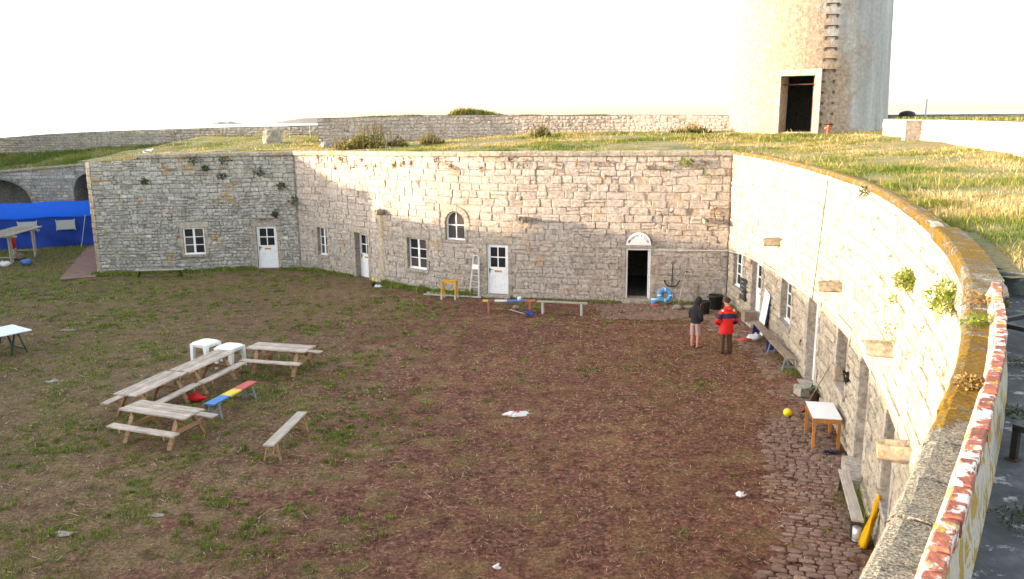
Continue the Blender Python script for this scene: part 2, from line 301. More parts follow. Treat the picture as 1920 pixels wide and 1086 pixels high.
M['wall_green'] = leaf_mat('wall_plant_leaves', [(0.0, (0.07, 0.11, 0.012)), (0.6, (0.17, 0.23, 0.025)), (1.0, (0.28, 0.30, 0.05))], 0.4)
M['wall_dark'] = leaf_mat('dark_wall_plant', [(0.0, (0.02, 0.035, 0.010)), (1.0, (0.08, 0.10, 0.035))], 0.2)
M['wall_dry'] = leaf_mat('dry_wall_weed', [(0.0, (0.13, 0.075, 0.03)), (0.5, (0.24, 0.145, 0.06)), (1.0, (0.20, 0.17, 0.05))], 0.2)
M['bush'] = leaf_mat('terrace_bush_leaves', [(0.0, (0.03, 0.05, 0.014)), (0.5, (0.09, 0.12, 0.03)), (0.75, (0.22, 0.19, 0.06)), (1.0, (0.38, 0.27, 0.12))], 0.3)

# ------------------------------------------------------------------ mesh helpers
class MB:
    def __init__(s): s.V = []; s.F = []; s.T = []; s.MI = []
    def add(s, vs, fs, tint=0.5, mi=0):
        o = len(s.V); s.V.extend([tuple(v) for v in vs]); s.T.extend([tint] * len(vs))
        s.F.extend([tuple(i + o for i in f) for f in fs]); s.MI.extend([mi] * len(fs)); return s
    def hexa(s, c8, tint=0.5, mi=0):   # bottom 4 then top 4
        return s.add(c8, [(0, 3, 2, 1), (4, 5, 6, 7), (0, 1, 5, 4), (1, 2, 6, 5), (2, 3, 7, 6), (3, 0, 4, 7)], tint, mi)
    def box(s, x0, x1, y0, y1, z0, z1, tint=None, mi=0, bev=0.0):
        if tint is None: tint = RNG.random()
        if bev <= 0: return s.hexa([(x0, y0, z0), (x1, y0, z0), (x1, y1, z0), (x0, y1, z0), (x0, y0, z1), (x1, y0, z1), (x1, y1, z1), (x0, y1, z1)], tint, mi)
        b = bev; V = []; 
        for z, i in ((z0, b), (z0 + b, 0), (z1 - b, 0), (z1, b)):
            V += [(x0 + i, y0 + i, z), (x1 - i, y0 + i, z), (x1 - i, y1 - i, z), (x0 + i, y1 - i, z)]
        F = [(3, 2, 1, 0), (12, 13, 14, 15)]
        for k in range(3):
            for j in range(4): F.append((k * 4 + j, k * 4 + (j + 1) % 4, k * 4 + 4 + (j + 1) % 4, k * 4 + 4 + j))
        return s.add(V, F, tint, mi)
    def beam(s, p, q, w, h, tint=None, up=(0, 0, 1), mi=0):
        p, q = Vector(p), Vector(q); a = (q - p).normalized(); u = Vector(up)
        if abs(a.dot(u)) > 0.98: u = Vector((1, 0, 0))
        r = a.cross(u).normalized(); u = r.cross(a).normalized()
        if tint is None: tint = RNG.random()
        c = [p - r * w / 2 - u * h / 2, p + r * w / 2 - u * h / 2, q + r * w / 2 - u * h / 2, q - r * w / 2 - u * h / 2]
        return s.hexa(c + [v + u * h for v in c], tint, mi)
    def tube(s, pts, rad, n=8, tint=0.5, caps=True, mi=0, flat=1.0):
        pts = [Vector(p) for p in pts]; m = len(pts)
        rad = [rad] * m if isinstance(rad, (int, float)) else rad
        V = []; F = []; pu = None
        for i, p in enumerate(pts):
            a = (pts[min(i + 1, m - 1)] - pts[max(i - 1, 0)]).normalized()
            if pu is None:
                pu = Vector((0, 0, 1)) if abs(a.z) < 0.9 else Vector((1, 0, 0))
            r = a.cross(pu).normalized(); u = r.cross(a).normalized(); pu = u
            for k in range(n):
                t = 2 * math.pi * k / n; V.append(p + (r * math.cos(t) + u * math.sin(t) * flat) * rad[i])
        for i in range(m - 1):
            for k in range(n): F.append((i * n + k, i * n + (k + 1) % n, (i + 1) * n + (k + 1) % n, (i + 1) * n + k))
        if caps: F.append(tuple(range(n - 1, -1, -1))); F.append(tuple((m - 1) * n + k for k in range(n)))
        return s.add(V, F, tint, mi)
    def lathe(s, prof, n=16, c=(0, 0, 0), tint=0.5, mi=0):
        V = []; F = []; m = len(prof)
        for r, z in prof:
            for k in range(n):
                t = 2 * math.pi * k / n; V.append((c[0] + r * math.cos(t), c[1] + r * math.sin(t), c[2] + z))
        for i in range(m - 1):
            for k in range(n): F.append((i * n + k, i * n + (k + 1) % n, (i + 1) * n + (k + 1) % n, (i + 1) * n + k))
        if prof[0][0] > 1e-4: F.append(tuple(range(n - 1, -1, -1)))
        if prof[-1][0] > 1e-4: F.append(tuple((m - 1) * n + k for k in range(n)))
        return s.add(V, F, tint, mi)
    def ellipsoid(s, c, r, n=12, m=8, tint=0.5, mi=0, rot=None):
        V = []; F = []
        for i in range(m + 1):
            ph = math.pi * i / m
            for k in range(n):
                t = 2 * math.pi * k / n
                v = Vector((r[0] * math.sin(ph) * math.cos(t), r[1] * math.sin(ph) * math.sin(t), -r[2] * math.cos(ph)))
                if rot: v = rot @ v
                V.append(v + Vector(c))
        for i in range(m):
            for k in range(n): F.append((i * n + k, i * n + (k + 1) % n, (i + 1) * n + (k + 1) % n, (i + 1) * n + k))
        return s.add(V, F, tint, mi)
    def tri(s, a, b, c, tint=0.5): return s.add([a, b, c], [(0, 1, 2)], tint)
    def mesh(s, name, smooth=False):
        me = bpy.data.meshes.new(name); me.from_pydata(s.V, [], s.F)
        at = me.attributes.new('tint', 'FLOAT', 'POINT'); at.data.foreach_set('value', np.array(s.T, np.float32))
        if any(s.MI): me.polygons.foreach_set('material_index', np.array(s.MI, np.int32))
        if smooth: me.polygons.foreach_set('use_smooth', np.ones(len(s.F), bool))
        me.update(); return me
    def obj(s, name, mat, parent=None, smooth=False):
        me = s.mesh(name, smooth)
        for mm in (mat if isinstance(mat, (list, tuple)) else [mat]): me.materials.append(M[mm] if isinstance(mm, str) else mm)
        o = bpy.data.objects.new(name, me); COL.objects.link(o)
        if parent is not None: o.parent = parent
        return o
def tag(o, label=None, cat=None, group=None, kind=None):
    if label: o['label'] = label
    if cat: o['category'] = cat
    if group: o['group'] = group
    if kind: o['kind'] = kind
    return o
def thing(name, label, cat, loc=(0, 0, 0), rz=0.0, group=None):
    o = bpy.data.objects.new(name, None); COL.objects.link(o); o.empty_display_size = 0.2
    o.location = loc; o.rotation_euler = (0, 0, rz); return tag(o, label, cat, group)
def put(o, loc, rz=0.0): o.location = loc; o.rotation_euler = (0, 0, rz); return o
def copy_tree(o, parent=None):
    c = o.copy(); COL.objects.link(c); c.parent = parent
    for ch in list(o.children): copy_tree(ch, c)
    return c
def fast_mesh(name, V, F3, tint, mat, parent=None):
    """V (n,3), F3 (m,3) triangle indices"""
    me = bpy.data.meshes.new(name); me.vertices.add(len(V)); me.vertices.foreach_set('co', np.asarray(V, np.float32).ravel())
    m = len(F3); me.loops.add(m * 3); me.loops.foreach_set('vertex_index', np.asarray(F3, np.int32).ravel())
    me.polygons.add(m); me.polygons.foreach_set('loop_start', np.arange(0, m * 3, 3, dtype=np.int32))
    try: me.polygons.foreach_set('loop_total', np.full(m, 3, np.int32))
    except Exception: pass
    at = me.attributes.new('tint', 'FLOAT', 'POINT'); at.data.foreach_set('value', np.asarray(tint, np.float32))
    me.update(calc_edges=True); me.materials.append(M[mat]); o = bpy.data.objects.new(name, me); COL.objects.link(o)
    if parent is not None: o.parent = parent
    return o
def smooth_noise(xs, ys, scale, seed):
    """cheap value noise, vectorised"""
    r = np.random.default_rng(seed).random((64, 64)); u = np.asarray(xs) / scale; v = np.asarray(ys) / scale
    i = np.floor(u).astype(int); j = np.floor(v).astype(int); fu = u - i; fv = v - j
    fu = fu * fu * (3 - 2 * fu); fv = fv * fv * (3 - 2 * fv)
    g = lambda a, b: r[a % 64, b % 64]
    return (g(i, j) * (1 - fu) + g(i + 1, j) * fu) * (1 - fv) + (g(i, j + 1) * (1 - fu) + g(i + 1, j + 1) * fu) * fv
def in_poly(xs, ys, poly):
    xs = np.asarray(xs); ys = np.asarray(ys); r = np.zeros(xs.shape, bool); n = len(poly)
    for k in range(n):
        (x1, y1), (x2, y2) = poly[k], poly[(k + 1) % n]
        if y1 == y2: continue
        c = ((y1 > ys) != (y2 > ys)) & (xs < (x2 - x1) * (ys - y1) / (y2 - y1) + x1); r ^= c
    return r

class Path:
    """a wall line in plan; its right hand is the courtyard side"""
    def __init__(s, pts, sig=0.5):
        pts = np.array(pts, float); L = np.r_[0, np.cumsum(np.hypot(*np.diff(pts, axis=0).T))]
        n = int(L[-1] / 0.05); t = np.linspace(0, L[-1], n + 1)
        x = np.interp(t, L, pts[:, 0]); y = np.interp(t, L, pts[:, 1])
        if sig > 0:
            k = int(3 * sig / 0.05); w = np.exp(-0.5 * (np.arange(-k, k + 1) * 0.05 / sig) ** 2); w /= w.sum()
            ex = lambda a: np.r_[2 * a[0] - a[k:0:-1], a, 2 * a[-1] - a[-2:-k - 2:-1]]
            x = np.convolve(ex(x), w, 'valid'); y = np.convolve(ex(y), w, 'valid')
        s.x, s.y = x, y; s.s = np.r_[0, np.cumsum(np.hypot(np.diff(x), np.diff(y)))]; s.L = s.s[-1]
        tx, ty = np.gradient(x), np.gradient(y); l = np.hypot(tx, ty); s.tx, s.ty = tx / l, ty / l
    def W(s, S, Z, D=0.0):
        S = np.asarray(S, float); ex = np.clip(S, 0, s.L)
        x = np.interp(ex, s.s, s.x); y = np.interp(ex, s.s, s.y); tx = np.interp(ex, s.s, s.tx); ty = np.interp(ex, s.s, s.ty)
        over = S - ex
        Z = np.broadcast_to(np.asarray(Z, float), S.shape); D = np.broadcast_to(np.asarray(D, float), S.shape)
        return np.stack([x + ty * D + tx * over, y - tx * D + ty * over, Z], -1)
    def w(s, S, Z, D=0.0): return Vector(s.W(S, Z, D))
    def frame(s, S, Z, D=0.0):
        """matrix whose x runs along the wall, y out into the courtyard (negative = into the wall), z up"""
        p = s.w(S, Z, D); tx = float(np.interp(S, s.s, s.tx)); ty = float(np.interp(S, s.s, s.ty))
        return Matrix(((tx, ty, 0, p.x), (ty, -tx, 0, p.y), (0, 0, 1, p.z), (0, 0, 0, 1)))

def piece(path, s0, s1, z0, z1, proud=0.02, back=-0.10, jit=0.012, inset=0.022, belly=0.012, wob=0.0):
    """one bevelled, uneven stone in wall coordinates: verts, faces"""
    j = lambda: RNG.uniform(-jit, jit); sm, zm = (s0 + s1) / 2, (z0 + z1) / 2
    r = min(0.3 * min(s1 - s0, z1 - z0), 0.05)
    o = [(s0 + r * .6 + j(), z0 + j()), (s1 - r * .6 + j(), z0 + j()), (s1 + j(), z0 + r * .6 + j()), (s1 + j(), z1 - r * .6 + j()),
         (s1 - r * .6 + j(), z1 + j()), (s0 + r * .6 + j(), z1 + j()), (s0 + j(), z1 - r * .6 + j()), (s0 + j(), z0 + r * .6 + j())]
    f = max(0.3, 1 - 2 * inset / max(0.05, min(s1 - s0, z1 - z0)))
    fx = max(0.3, 1 - 2 * inset / (s1 - s0)); fz = max(0.3, 1 - 2 * inset / (z1 - z0))
    S = [a for a, b in o] * 2 + [sm + (a - sm) * fx for a, b in o] + [sm + RNG.uniform(-.2, .2) * (s1 - s0)]
    Z = [b for a, b in o] * 2 + [zm + (b - zm) * fz for a, b in o] + [zm + RNG.uniform(-.2, .2) * (z1 - z0)]
    D = [back] * 8 + [proud - inset * .8 + RNG.uniform(-.004, .004) for _ in range(8)] + [proud + RNG.uniform(-.006, .006) for _ in range(8)] + [proud + RNG.uniform(0, belly)]
    if wob:
        S, Z = np.array(S), np.array(Z); Z = Z + wob * (np.sin(.9 * S + 1.3 * Z) + .6 * np.sin(2.3 * S - 2.1 * Z + 1)); 
    V = path.W(S, Z, D); F = []
    for k in range(8):
        a = (k + 1) % 8
        F += [(k, a, 8 + a, 8 + k), (8 + k, 8 + a, 16 + a, 16 + k), (16 + k, 16 + a, 24)]
    return V, F
def emit_pieces(pieces, parent, mat, name='stone', nmax=290, near=(0, 0, 7.4)):
    """pieces: list of (V, F, tint). The largest in view become single parts, the rest one joined part"""
    def size(p):
        V = p[0]; d = V[0] - np.array(near); e = V.max(0) - V.min(0)
        return float(np.linalg.norm(e) ** 2 / (d @ d))
    order = sorted(range(len(pieces)), key=lambda i: -size(pieces[i]))
    for i in order[:nmax]:
        V, F, t = pieces[i]; b = MB(); b.add(V, F, t); b.obj(name, mat, parent)
    if len(order) > nmax:
        b = MB()
        for i in order[nmax:]: V, F, t = pieces[i]; b.add(V, F, t)
        o = b.obj(name + 'work', mat, parent); o['kind'] = 'stuff'

# ------------------------------------------------------------------ wall lines in plan
PA = Path([(-20.85, 40.12), (-20.40, 39.67), (-17.69, 40.09), (-15.16, 40.53), (-12.54, 40.83), (-10.78, 40.88)], 0.0)
SA = 0.636            # length of the chamfered end of that wall
PB = Path([(-10.78, 40.88), (-9.87, 40.37), (-7.71, 38.56), (-6.82, 37.71), (-5.98, 36.7), (-4.75, 35.75), (-3.46, 34.76), (-0.68, 33.54), (1.99, 32.90), (5.12, 32.35), (8.62, 31.85)], 0.5)
PC = Path([(8.62, 31.85), (8.76, 29.6), (8.78, 27.5), (8.65, 25.5), (8.42, 23.0), (8.05, 20.3), (7.5, 17.2), (7.15, 15.85), (6.78, 14.5), (6.08, 12.2), (5.15, 9.5), (4.62, 8.2), (4.03, 6.95), (3.22, 5.42), (2.69, 4.53), (2.41, 4.10), (2.14, 3.70), (1.98, 3.46), (1.72, 3.08), (1.39, 2.60), (1.13, 2.22), (0.3, 1.1), (-1.2, -0.7), (-4, -3.3), (-9, -6.5)], 0.6)
ZT = {'A': lambda s: np.where(np.asarray(s) < SA + 2.3, 5.58, 5.84 + 0.008 * np.asarray(s)), 'B': lambda s: np.interp(s, [0, 8, 14], [5.92, 6.04, 6.1]), 'C': lambda s: np.interp(s, [0, 10], [6.08, 6.0])}
COPE_H = 0.21

def layout(path, s0, s1, zb, ztop, rects, ch, sw, gap=0.028, proud=(0.0, 0.03), jit=0.012, skip=0.0, wob=0.0, split=0.0, inset=lambda t: .022):
    """courses of stones round the given blocked rectangles"""
    out = []; z = zb; zmax = float(np.max(ztop(np.linspace(s0, s1, 50))))
    while z < zmax - 0.05:
        t = (z - zb) / (zmax - zb); h = RNG.uniform(*ch(t)); z1 = min(z + h, zmax)
        cuts = sorted((a, b) for a, b, c, d in rects if min(d, z1) - max(c, z) > 0.38 * (z1 - z))
        x = s0; spans = []
        for a, b in cuts:
            if a > x: spans.append((x, min(a, s1)))
            x = max(x, b)
        if x < s1: spans.append((x, s1))
        for a, b in spans:
            u = a
            while u < b - 0.04:
                w = RNG.uniform(*sw(t)); gp = gap(t) if callable(gap) else gap
                if b - (u + w) < sw(t)[0] * 0.6: w = b - u
                lo, hi = z + RNG.uniform(-.012, .012), min(z1 + RNG.uniform(-.012, .012), float(ztop(u + w / 2)) - 0.01)
                for ra, rb, rc, rd in rects:
                    if rb > u + .01 and ra < u + w - .01:
                        if rc < hi and rd > hi - 0.0 and rc > lo: hi = min(hi, rc)
                        elif rd > lo and rc <= lo and rd < hi: lo = max(lo, rd)
                if hi - lo > 0.07 and w > 0.06 and RNG.random() >= skip:
                    tn = lambda: min(1, max(0, RNG.gauss(0.5, 0.15)))
                    parts = [(u, u + w, lo, hi)]
                    if RNG.random() < split and hi - lo > .16:
                        if RNG.random() < .5: zm_ = lo + (hi - lo) * RNG.uniform(.35, .65); parts = [(u, u + w, lo, zm_), (u, u + w, zm_, hi)]
                        elif w > .4:
                            um = u + w * RNG.uniform(.35, .65); zm_ = lo + (hi - lo) * RNG.uniform(.4, .6); parts = [(u, um, lo, hi), (um, u + w, lo, zm_), (um, u + w, zm_, hi)]
                    for a_, b_, c_, d_ in parts:
                        V, F = piece(path, a_ + gp / 2, b_ - gp / 2, c_ + gp / 2, d_ - gp / 2, RNG.uniform(*proud), jit=jit, wob=wob, inset=inset(t))
                        out.append((V, F, tn()))
                u += w
        z = z1
    return out
def surround(path, o, jw=(0.17, 0.32), depth=0.45, lint=0.28, sill=0.14):
    """dressed stones round an opening; returns pieces and blocked rectangles"""
    s0, s1, z0, z1 = o; P = []; R = [(s0, s1, z0, z1)]
    for side in (-1, 1):
        z = z0; k = 0
        while z < z1 - 0.02:
            h = RNG.uniform(0.34, 0.52); zz = min(z + h, z1)
            if z1 - zz < 0.2: zz = z1
            w = jw[k % 2] + RNG.uniform(-.02, .02); a, b = (s0 - w, s0) if side < 0 else (s1, s1 + w)
            V, F = piece(path, a + .006, b - .006, z + .006, zz - .006, 0.012, -depth, 0.003, 0.008, 0.004); P.append((V, F, RNG.random()))
            R.append((a, b, z, zz)); z = zz; k += 1
    if lint:
        V, F = piece(path, s0 - .22, s1 + .22, z1 + .006, z1 + lint - .006, 0.014, -depth, 0.003, 0.008, 0.004); P.append((V, F, RNG.random())); R.append((s0 - .22, s1 + .22, z1, z1 + lint))
    if sill:
        V, F = piece(path, s0 - .10, s1 + .10, z0 - sill + .006, z0 - .004, 0.05, -depth, 0.003, 0.008, 0.004); P.append((V, F, RNG.random())); R.append((s0 - .10, s1 + .10, z0 - sill, z0))
    return P, R
def backing(path, s0, s1, zb, ztop, opens, d=-0.02, depth=0.6):
    b = MB(); gs = sorted(set([round(x, 4) for x in np.arange(s0, s1, 0.35)] + [s1] + [v for o in opens for v in o[:2]]))
    gz = sorted(set([zb] + [v for o in opens for v in o[2:]] + list(np.arange(zb + .5, 5.3, 0.7))))
    for a, c in zip(gs[:-1], gs[1:]):
        m = (a + c) / 2
        zs = gz + [None]
        for p, q in zip(zs[:-1], zs[1:]):
            pm = (p + (q if q is not None else 6)) / 2
            if any(o[0] < m < o[1] and o[2] < pm < o[3] for o in opens): continue
            if q is None: qa, qc = float(ztop(a)) - 0.05, float(ztop(c)) - 0.05
            else: qa = qc = q
            b.add(path.W([a, c, c, a], [p, p, qc, qa], d), [(0, 1, 2, 3)], RNG.random())
    for o in opens:
        a, c, p, q = o
        for S, Z in (((a, a, a, a), (p, q, q, p)), ((c, c, c, c), (p, q, q, p))):
            b.add(path.W(S, Z, [d, d, -depth, -depth]), [(0, 1, 2, 3)], 0.4)
        for zz in (p, q): b.add(path.W([a, c, c, a], [zz] * 4, [d, d, -depth, -depth]), [(0, 1, 2, 3)], 0.4)
    return b
def coping(path, s0, s1, ztop, wall, mat='coping', out=0.10, into=0.38, ln=(0.40, 0.62), h=COPE_H, name='coping_stone', flat=False, nmax=290):
    P = []; s = s0
    while s < s1 - 0.02:
        l = min(RNG.uniform(*ln), s1 - s)
        if s1 - s - l < 0.2: l = s1 - s
        n = max(2, int(l / 0.12) + 1) if flat else 3
        zt = float(ztop(s + l / 2)) + RNG.uniform(-.008, .008); zb = zt - h
        prof = [(out - .02, zb), (out, zb + .04), (out + .004, zt - .06), (out - .03, zt - .012), (out - .10, zt + .004), (-into, zt), (-into, zb)] if not flat else \
               [(out - .01, zb), (out, zb + .02), (out + .002, zt - .03), (out - .016, zt - .006), (out - .05, zt + .002), (-into, zt - .004), (-into, zb)]
        g = 0.011 if flat else 0.007; V = []; F = []; m = len(prof)
        for i in range(n):
            u = s + g + (l - 2 * g) * i / (n - 1)
            for d, z in prof: V.append(path.W(u, z + RNG.uniform(-.004, .004), d + RNG.uniform(-.005, .005)))
        for i in range(n - 1):
            for k in range(m): F.append((i * m + k, i * m + (k + 1) % m, (i + 1) * m + (k + 1) % m, (i + 1) * m + k))
        F.append(tuple(range(m - 1, -1, -1))); F.append(tuple((n - 1) * m + k for k in range(m)))
        P.append((np.array(V), F, RNG.random())); s += l
    emit_pieces(P, wall, mat, name, nmax)

def place(o, mtx, parent=None):
    o.matrix_local = mtx
    if parent is not None: o.parent = parent
    return o
def bars(b, x0, x1, z0, z1, cols, rows, fw=0.06, mw=0.035, th=0.05, mid=0.0, y=0.0):
    """frame bars in local coords (x along wall, y out, z up); returns pane rectangles"""
    b.box(x0, x0 + fw, y - th / 2, y + th / 2, z0, z1, .5); b.box(x1 - fw, x1, y - th / 2, y + th / 2, z0, z1, .5)
    b.box(x0 + fw, x1 - fw, y - th / 2 + .001, y + th / 2 - .001, z0, z0 + fw * 1.2, .5); b.box(x0 + fw, x1 - fw, y - th / 2 + .001, y + th / 2 - .001, z1 - fw, z1, .5)
    ix0, ix1, iz0, iz1 = x0 + fw, x1 - fw, z0 + fw * 1.2, z1 - fw
    xs = [ix0 + (ix1 - ix0) * i / cols for i in range(cols + 1)]; zs = [iz0 + (iz1 - iz0) * i / rows for i in range(rows + 1)]
    for i in range(1, cols):
        w = mid if (mid and i == cols // 2) else mw
        b.box(xs[i] - w / 2, xs[i] + w / 2, y - th / 2 + .002, y + th / 2 + (.012 if mid else -.002), iz0, iz1, .5)
    for i in range(1, rows): b.box(ix0, ix1, y - th / 2 + .004, y + th / 2 - .004, zs[i] - mw / 2, zs[i] + mw / 2, .5)
    return [(xs[i], xs[i + 1], zs[k], zs[k + 1]) for i in range(cols) for k in range(rows)]
def window_unit(path, o, wall, inset=0.16, cols=2, rows=3, mat='white_paint', label=None):
    s0, s1, z0, z1 = o; w = s1 - s0; mt = path.frame((s0 + s1) / 2, z0, -inset); panes_ = ('glass', 'glass', 'glass_curtain') if path is not PB else ('glass', 'glass_curtain', 'glass_curtain')
    b = MB(); panes = bars(b, -w / 2 + .005, w / 2 - .005, .005, z1 - z0 - .005, cols, rows, 0.065, 0.04, 0.055, mid=0.10)
    b.box(-w / 2, w / 2, 0.03, 0.09, 0.0, 0.035, .5)
    win = place(b.obj('window', mat, wall), mt)
    if label: win['label'] = label
    for x0, x1, a, c in panes:
        p = MB(); p.box(x0, x1, -.006, .006, a, c, .5); p.obj('pane', RNG.choice(panes_), win)
    return win
def door_unit(path, o, wall, inset=0.14, mat='white_paint', plaque=True, handle=-1):
    s0, s1, z0, z1 = o; w = s1 - s0; h = z1 - z0; mt = path.frame((s0 + s1) / 2, z0, -inset)
    b = MB(); zs = h * 0.50
    # outer frame
    b.box(-w / 2, -w / 2 + .06, -.05, .03, 0, h, .5); b.box(w / 2 - .06, w / 2, -.05, .03, 0, h, .5); b.box(-w / 2 + .06, w / 2 - .06, -.05, .028, h - .06, h, .5)
    x0, x1 = -w / 2 + .065, w / 2 - .065
    panes = bars(b, x0, x1, zs, h - .065, 2, 2, 0.075, 0.045, 0.045)
    n = 6; pw = (x1 - x0) / n
    b.box(x0, x1, -.028, .008, .02, zs - .002, .5)
    for i in range(n): b.box(x0 + i * pw + .004, x0 + (i + 1) * pw - .004, .008, .017, .13, zs - .03, .5)
    b.box(x0 + .002, x1 - .002, .008, .022, .02, .12, .5)
    d = place(b.obj('door', mat, wall), mt)
    for a, c, e, f in panes:
        p = MB(); p.box(a, c, -.006, .006, e, f, .5); p.obj('pane', 'glass', d)
    hb = MB(); hx = handle * (w / 2 - .10); hb.box(hx - .02, hx + .02, .018, .03, zs - .16, zs + .04, .5); hb.beam((hx, .05, zs - .02), (hx - handle * .11, .05, zs - .02), .02, .02, .5); hb.beam((hx, .02, zs - .02), (hx, .06, zs - .02), .018, .018, .5)
    hb.obj('handle', 'black_iron', d)
    if plaque:
        pb = MB(); pb.box(-.16, .16, .023, .033, zs - .13, zs - .05, .5); pb.obj('plaque', 'saffron_paint', d)
        st = MB()
        for i in range(7): st.box(-.13 + i * .038, -.105 + i * .038, .0335, .035, zs - .11 + .012 * (i % 2), zs - .08, .5)
        st.obj('plaque_lettering', 'brown_paint', d)
    return d
def doorstep(path, s0, s1, z1, wall, out=0.30):
    b = MB(); V = path.W([s0, s1, s1, s0] * 2, [-.05] * 4 + [z1] * 4, [-.3, -.3, out, out] * 2); b.hexa(V, .4)
    b.obj('doorstep', 'jamb', wall)
def spout(path, s, z, wall, ln=0.55, w=0.30, h=0.24, tilt=-0.05, label=None):
    b = MB(); V = []; F = []; secs = [(-.2, 1.0), (ln * .35, .95), (ln * .75, .85), (ln, .72)]
    for y, k in secs:
        zz = tilt * y
        V += [(-w / 2 * k, y, zz - h * .30 * k), (-w * .32 * k, y, zz - h * .5 * k), (w * .32 * k, y, zz - h * .5 * k), (w / 2 * k, y, zz - h * .30 * k), (w / 2 * k, y, zz + h * .5), (w * .28 * k, y, zz + h * .5), (w * .22 * k, y, zz + h * .1), (-w * .22 * k, y, zz + h * .1), (-w * .28 * k, y, zz + h * .5), (-w / 2 * k, y, zz + h * .5)]
    n = 10
    for i in range(3):
        for k in range(n): F.append((i * n + k, i * n + (k + 1) % n, (i + 1) * n + (k + 1) % n, (i + 1) * n + k))
    F += [(30, 31, 32, 33, 34, 35, 36, 37, 38, 39)]
    b.add([(x + RNG.uniform(-.012, .012), y, q + RNG.uniform(-.012, .012)) for x, y, q in V], F, RNG.random())
    return place(b.obj('water_spout', 'spout', wall), path.frame(s, z, 0))

# ================================================================== SETTING
# ------------------------------------------------------------------ ground, sea, islets
def ground():
    xs = np.r_[-110, -70, np.arange(-42, 11.01, 0.22), 30, 70, 110]; ys = np.r_[-110, -60, -20, np.arange(3, 56.01, 0.22), 70, 110]
    X, Y = np.meshgrid(xs, ys); Z = (smooth_noise(X + 500, Y + 500, 1.3, 1) - .5) * .07 + (smooth_noise(X + 500, Y + 500, .45, 2) - .5) * .035
    Z *= ((X > -41) & (X < 10.5) & (Y > 4) & (Y < 55))
    n, m = X.shape; V = np.stack([X, Y, Z], -1).reshape(-1, 3); i = np.arange(n * m).reshape(n, m)
    a, b, c, d = i[:-1, :-1].ravel(), i[:-1, 1:].ravel(), i[1:, 1:].ravel(), i[1:, :-1].ravel()
    o = fast_mesh('ground', V, np.concatenate([np.stack([a, b, c], 1), np.stack([a, c, d], 1)]), np.full(len(V), .5), 'ground')
    o.data.polygons.foreach_set('use_smooth', np.ones(len(o.data.polygons), bool)); return tag(o, kind='structure')
ground()
b = MB(); b.add([(-45000, -45000, -10), (45000, -45000, -10), (45000, 45000, -10), (-45000, 45000, -10)], [(0, 1, 2, 3)]); tag(b.obj('sea', 'sea'), kind='structure')
def islet(name, x0, x1, y, hs, label):
    b = MB(); n = len(hs); V = []; F = []
    for i, h in enumerate(hs):
        x = x0 + (x1 - x0) * i / (n - 1); w = 25 + h * 3
        V += [(x, y - w, -12), (x + RNG.uniform(-8, 8), y - w * .3, -10 + h), (x, y + w * .4, -10 + h * .8), (x, y + w, -12)]
    for i in range(n - 1):
        for k in range(3): F.append((i * 4 + k, i * 4 + k + 1, i * 4 + 5 + k, i * 4 + 4 + k))
    b.add(V, F); tag(b.obj(name, 'islet'), label, 'islet')
islet('islet', -1830, -1560, 5000, [0, 5, 12, 17, 13, 18, 9, 6, 3, 0], 'rocky islet far out on the sea, the smaller one further left')
islet('islet', -1480, -1000, 5000, [0, 5, 12, 20, 24, 30, 31, 30, 32, 30, 20], 'low long islet on the sea horizon beside the far parapet')

# ------------------------------------------------------------------ terrace on top of the buildings
def path_pts(path, d, step=0.25, s0=0, s1=None):
    s = np.arange(s0, s1 or path.L, step); return path.W(s, 0, d)[:, :2]
COURT = np.concatenate([path_pts(PA, -0.16), path_pts(PB, -0.16), path_pts(PC, -0.16), [(-9.3, -6.6), (-60, -6.6), (-60, 40)]])
sC = lambda y: float(np.interp(-y, -PC.y, PC.s))        # wall length at a given distance from the camera
S_FLOOR = sC(7.3)
FLOORP = np.concatenate([path_pts(PC, -0.10, s0=S_FLOOR), path_pts(PC, -5.0, s0=S_FLOOR)[::-1]])
EDGE = np.concatenate([np.c_[path_pts(p, 0, .3), ZT[k](np.arange(0, p.L, .3)), np.full(len(np.arange(0, p.L, .3)), sl)] for p, k, sl in ((PA, 'A', .014), (PB, 'B', .055), (PC, 'C', .05))])
def tz(x, y):
    x = np.atleast_1d(np.asarray(x, float)); y = np.atleast_1d(np.asarray(y, float)); out = np.empty(x.shape)
    for k in range(0, len(x), 4000):
        d = np.hypot(x[k:k + 4000, None] - EDGE[None, :, 0], y[k:k + 4000, None] - EDGE[None, :, 1]); w = 1 / (d + .05) ** 3
        z0 = (w * EDGE[:, 2]).sum(1) / w.sum(1); sl = (w * EDGE[:, 3]).sum(1) / w.sum(1); dm = d.min(1)
        out[k:k + 4000] = z0 - 0.07 + np.minimum(sl * dm, .62)
    return out
